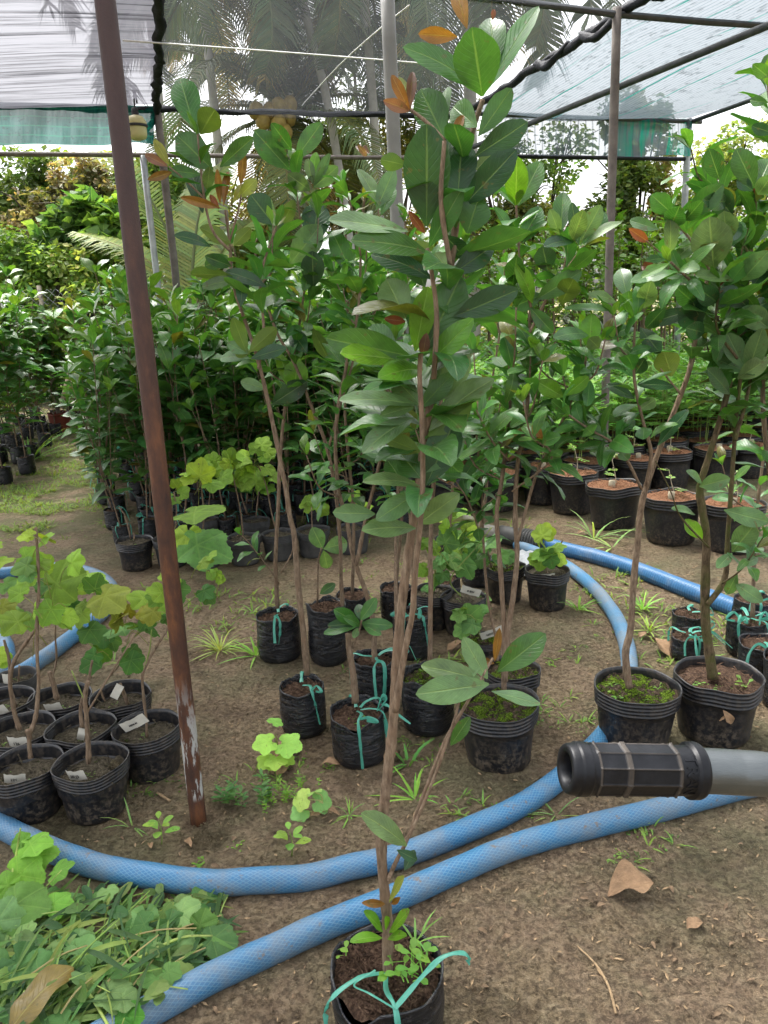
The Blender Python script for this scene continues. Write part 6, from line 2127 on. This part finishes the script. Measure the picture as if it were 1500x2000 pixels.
# grass on the path and round the pots: too many to count
mb = MB(); rr = random.Random(9)
for i in range(5200):
    if i < 3600: x, y = rr.uniform(-10, 210), rr.uniform(745, 1040)
    else: x, y = rr.uniform(-10, 1480), rr.uniform(1010, 1300)
    c = G(x, y, 0)
    if noise.noise(V((c.x * 2.1, c.y * 2.1, 5))) < (-.08 if i < 3600 else .2): continue
    c.z = gz(c.x, c.y)
    blades(mb, c, rr.randint(2, 5), rr.uniform(.03, .09), rr, (.17, .24, .06), w=.003, r=.03, flat=.2)
o = mb.build('path_grass', 'weed'); tag(o, kind='stuff')
mb = MB(); rr = random.Random(29)
for i in range(2400):
    x, y = rr.uniform(-10, 1500), 1010 + 680 * rr.random()
    c = G(x, y, 0)
    v_ = noise.noise(V((c.x * 2.6, c.y * 2.6, 15)))
    if v_ < (.16 if 480 < x < 1300 and y < 1480 else .30): continue
    c.z = gz(c.x, c.y)
    if rr.random() < .6: tuft(mb, c, rr.randint(3, 7), rr.uniform(.005, .012), rr, rr.choice([(.12, .23, .04), (.09, .17, .04), (.17, .28, .06)]), .018, .25)
    else: blades(mb, c, rr.randint(2, 5), rr.uniform(.02, .06), rr, (.16, .25, .06), w=.0022, r=.015, flat=.3)
o = mb.build('ground_weeds', 'weed'); tag(o, kind='stuff')
# ------------------------------------------------------------------ heap of pulled weeds, lower left
mb = MB(); rr = random.Random(19)
def heap(px, py): return max(0, 1 - ((px - 130) / 330) ** 2) * max(0, 1 - ((py - 1900) / 190) ** 2)
for i in range(900):
    px = rr.uniform(-40, 440); py = rr.uniform(1735, 2030)
    if px > 200 and py > 2000 - (px - 200) * .5: continue
    if py < 1745 + .0 * px: continue
    z = .008 + .085 * heap(px, py) * rr.random() ** 1.3
    c = G(px, py, z)
    k = rr.random()
    if k < .55:
        a = rr.gauss(.9, .9); l = rr.uniform(.06, .17)
        d = V((math.cos(a), math.sin(a), rr.uniform(-.05, .25))).normalized()
        leaf(mb, c - d * l * .5, c + d * l * .5, (rr.uniform(-.5, .5), -.3, 1), l * rr.uniform(.03, .09), jitcol(rr.choice([(.09, .19, .04), (.19, .28, .07), (.035, .09, .025)]), rr), rr.uniform(-.1, .15), .3, 6, 1, rnd=rr)
    elif k < .85:
        a = rr.random() * 6.28; l = rr.uniform(.025, .06)
        d = V((math.cos(a), math.sin(a), rr.uniform(-.2, .4))).normalized()
        leaf(mb, c, c + d * l, (rr.uniform(-.6, .6), -.4, 1), l * rr.uniform(.4, .6), jitcol(rr.choice([(.065, .15, .035), (.03, .085, .025), (.12, .2, .06)]), rr), .06, .25, 5, 2, rnd=rr)
    elif k < .93:
        a = rr.gauss(.8, .7); l = rr.uniform(.08, .22)
        d = V((math.cos(a), math.sin(a), .1))
        tube(mb, [c - d * l * .5, c + V((0, 0, .01)), c + d * l * .5], .0022, .0015, 5, 3, col=rr.choice([(.3, .4, .12), (.22, .34, .08), (.35, .3, .14)]))
    else:
        vleaf(mb, c + V((0, 0, .01)), (rr.gauss(0, 1), rr.gauss(0, 1), -.1), (rr.uniform(-.5, .5), -.5, 1), rr.uniform(.05, .08), jitcol(rr.choice([(.09, .17, .05), (.14, .22, .08)]), rr), rr, .6)
o = mb.build('pulled_weeds', 'weed'); tag(o, kind='stuff')
rr = random.Random(23)


def cutvine(label, items, stems, name='cut_vine'):
    mb = MB(); O = None
    for (px, py, z, s, az, cl) in items:
        z *= .75
        p = G(px, py, z)
        if O is None: O = V((p.x, p.y, 0))
        k = (p - CAM).dot(_F) / FOC
        a = math.radians(az)
        d = CX * math.cos(a) - CY * math.sin(a); d.z *= .35
        nr = V((rr.uniform(-.7, .7), rr.uniform(-.9, .1), 1))
        c = {'g': (.085, .18, .04), 'p': (.14, .23, .09), 'd': (.055, .13, .045), 'l': (.13, .26, .035), 'b': (.05, .17, .02)}[cl]
        vleaf(mb, p, d, nr, s * k * .98, jitcol(c, rr, .18, .06), rr, rr.choice((.1, .3, .5)), rr.uniform(.15, .34))
    for pts, r_ in stems:
        tube(mb, [G(x, y, z) for x, y, z in pts], r_, r_ * .7, 6, 5, .2, rr, col=(.33, .42, .13))
    shift(mb, O)
    o = mb.build(name, 'vine'); o.location = O
    tag(o, label, 'cut vine')


cutvine('freshly cut vine shoot with broad serrated leaves lying at the right of the weed heap', [(285, 1790, .07, 75, 85, 'p'), (330, 1800, .06, 60, 60, 'd'), (352, 1785, .06, 70, -50, 'p'), (390, 1808, .05, 60, -40, 'g'), (415, 1835, .05, 85, 20, 'd'), (345, 1850, .05, 85, 80, 'p'), (310, 1880, .05, 90, 110, 'p'), (300, 1850, .06, 50, 160, 'd'), (380, 1830, .04, 45, 100, 'd')],
        [([(265, 1875, .05), (310, 1850, .055), (360, 1830, .05), (415, 1828, .05)], .0035), ([(150, 1915, .07), (180, 1950, .07), (215, 2010, .06)], .004)])
cutvine('leafy vine growing up through the weeds at the left edge', [(60, 1672, .10, 90, -15, 'l'), (45, 1645, .13, 45, 170, 'l'), (60, 1650, .14, 70, -20, 'l'), (110, 1705, .10, 60, -60, 'l'), (35, 1710, .09, 90, 20, 'l'), (30, 1768, .10, 115, 10, 'g'), (105, 1765, .08, 65, 10, 'l'), (15, 1730, .1, 60, 190, 'l'), (-5, 1800, .09, 90, -20, 'p'), (75, 1900, .09, 95, 190, 'd'), (35, 1880, .09, 100, 60, 'd'), (120, 1850, .08, 60, 150, 'p'), (150, 1835, .08, 55, 60, 'p'), (85, 1890, .08, 70, 90, 'g')],
        [([(15, 1830, .02), (18, 1740, .06), (33, 1660, .10), (40, 1618, .16)], .003), ([(50, 1800, .02), (75, 1750, .05), (120, 1700, .10)], .002)])
cutvine('pale lobed leaf resting on the end of the muddy hose', [(215, 1938, .10, 85, 10, 'p'), (240, 1950, .098, 60, 20, 'p')], [([(180, 1920, .08), (215, 1938, .10)], .0015)], 'fallen_leaf')
cutvine('bright green broad leaf at the bottom edge by the hose end', [(245, 1985, .08, 60, 0, 'b'), (240, 1990, .08, 55, 120, 'b')], [([(235, 2010, .06), (243, 1988, .08)], .0015)], 'fallen_leaf')
# dead leaf stuck to the side of the ribbed pot at right
mb = MB()
p = D(1418, 1398, ground_pot(1398, 1462, .107).y - .128)
leaf(mb, (-.012, -.004, .022), (.016, -.01, -.022), (0, -1, .2), .026, (1, 1, 1), .1, .6, 6, 2, .4, rnd=rr)
leaf(mb, (-.002, -.004, .012), (-.026, -.012, -.01), (0, -1, .2), .008, (1, 1, 1), .1, .6, 5, 1, .4, rnd=rr)
o = mb.build('dead_leaf', 'dryleaf'); o.location = p; tag(o, 'shrivelled dead leaf clinging to the side of the right ribbed pot', 'dead leaf')
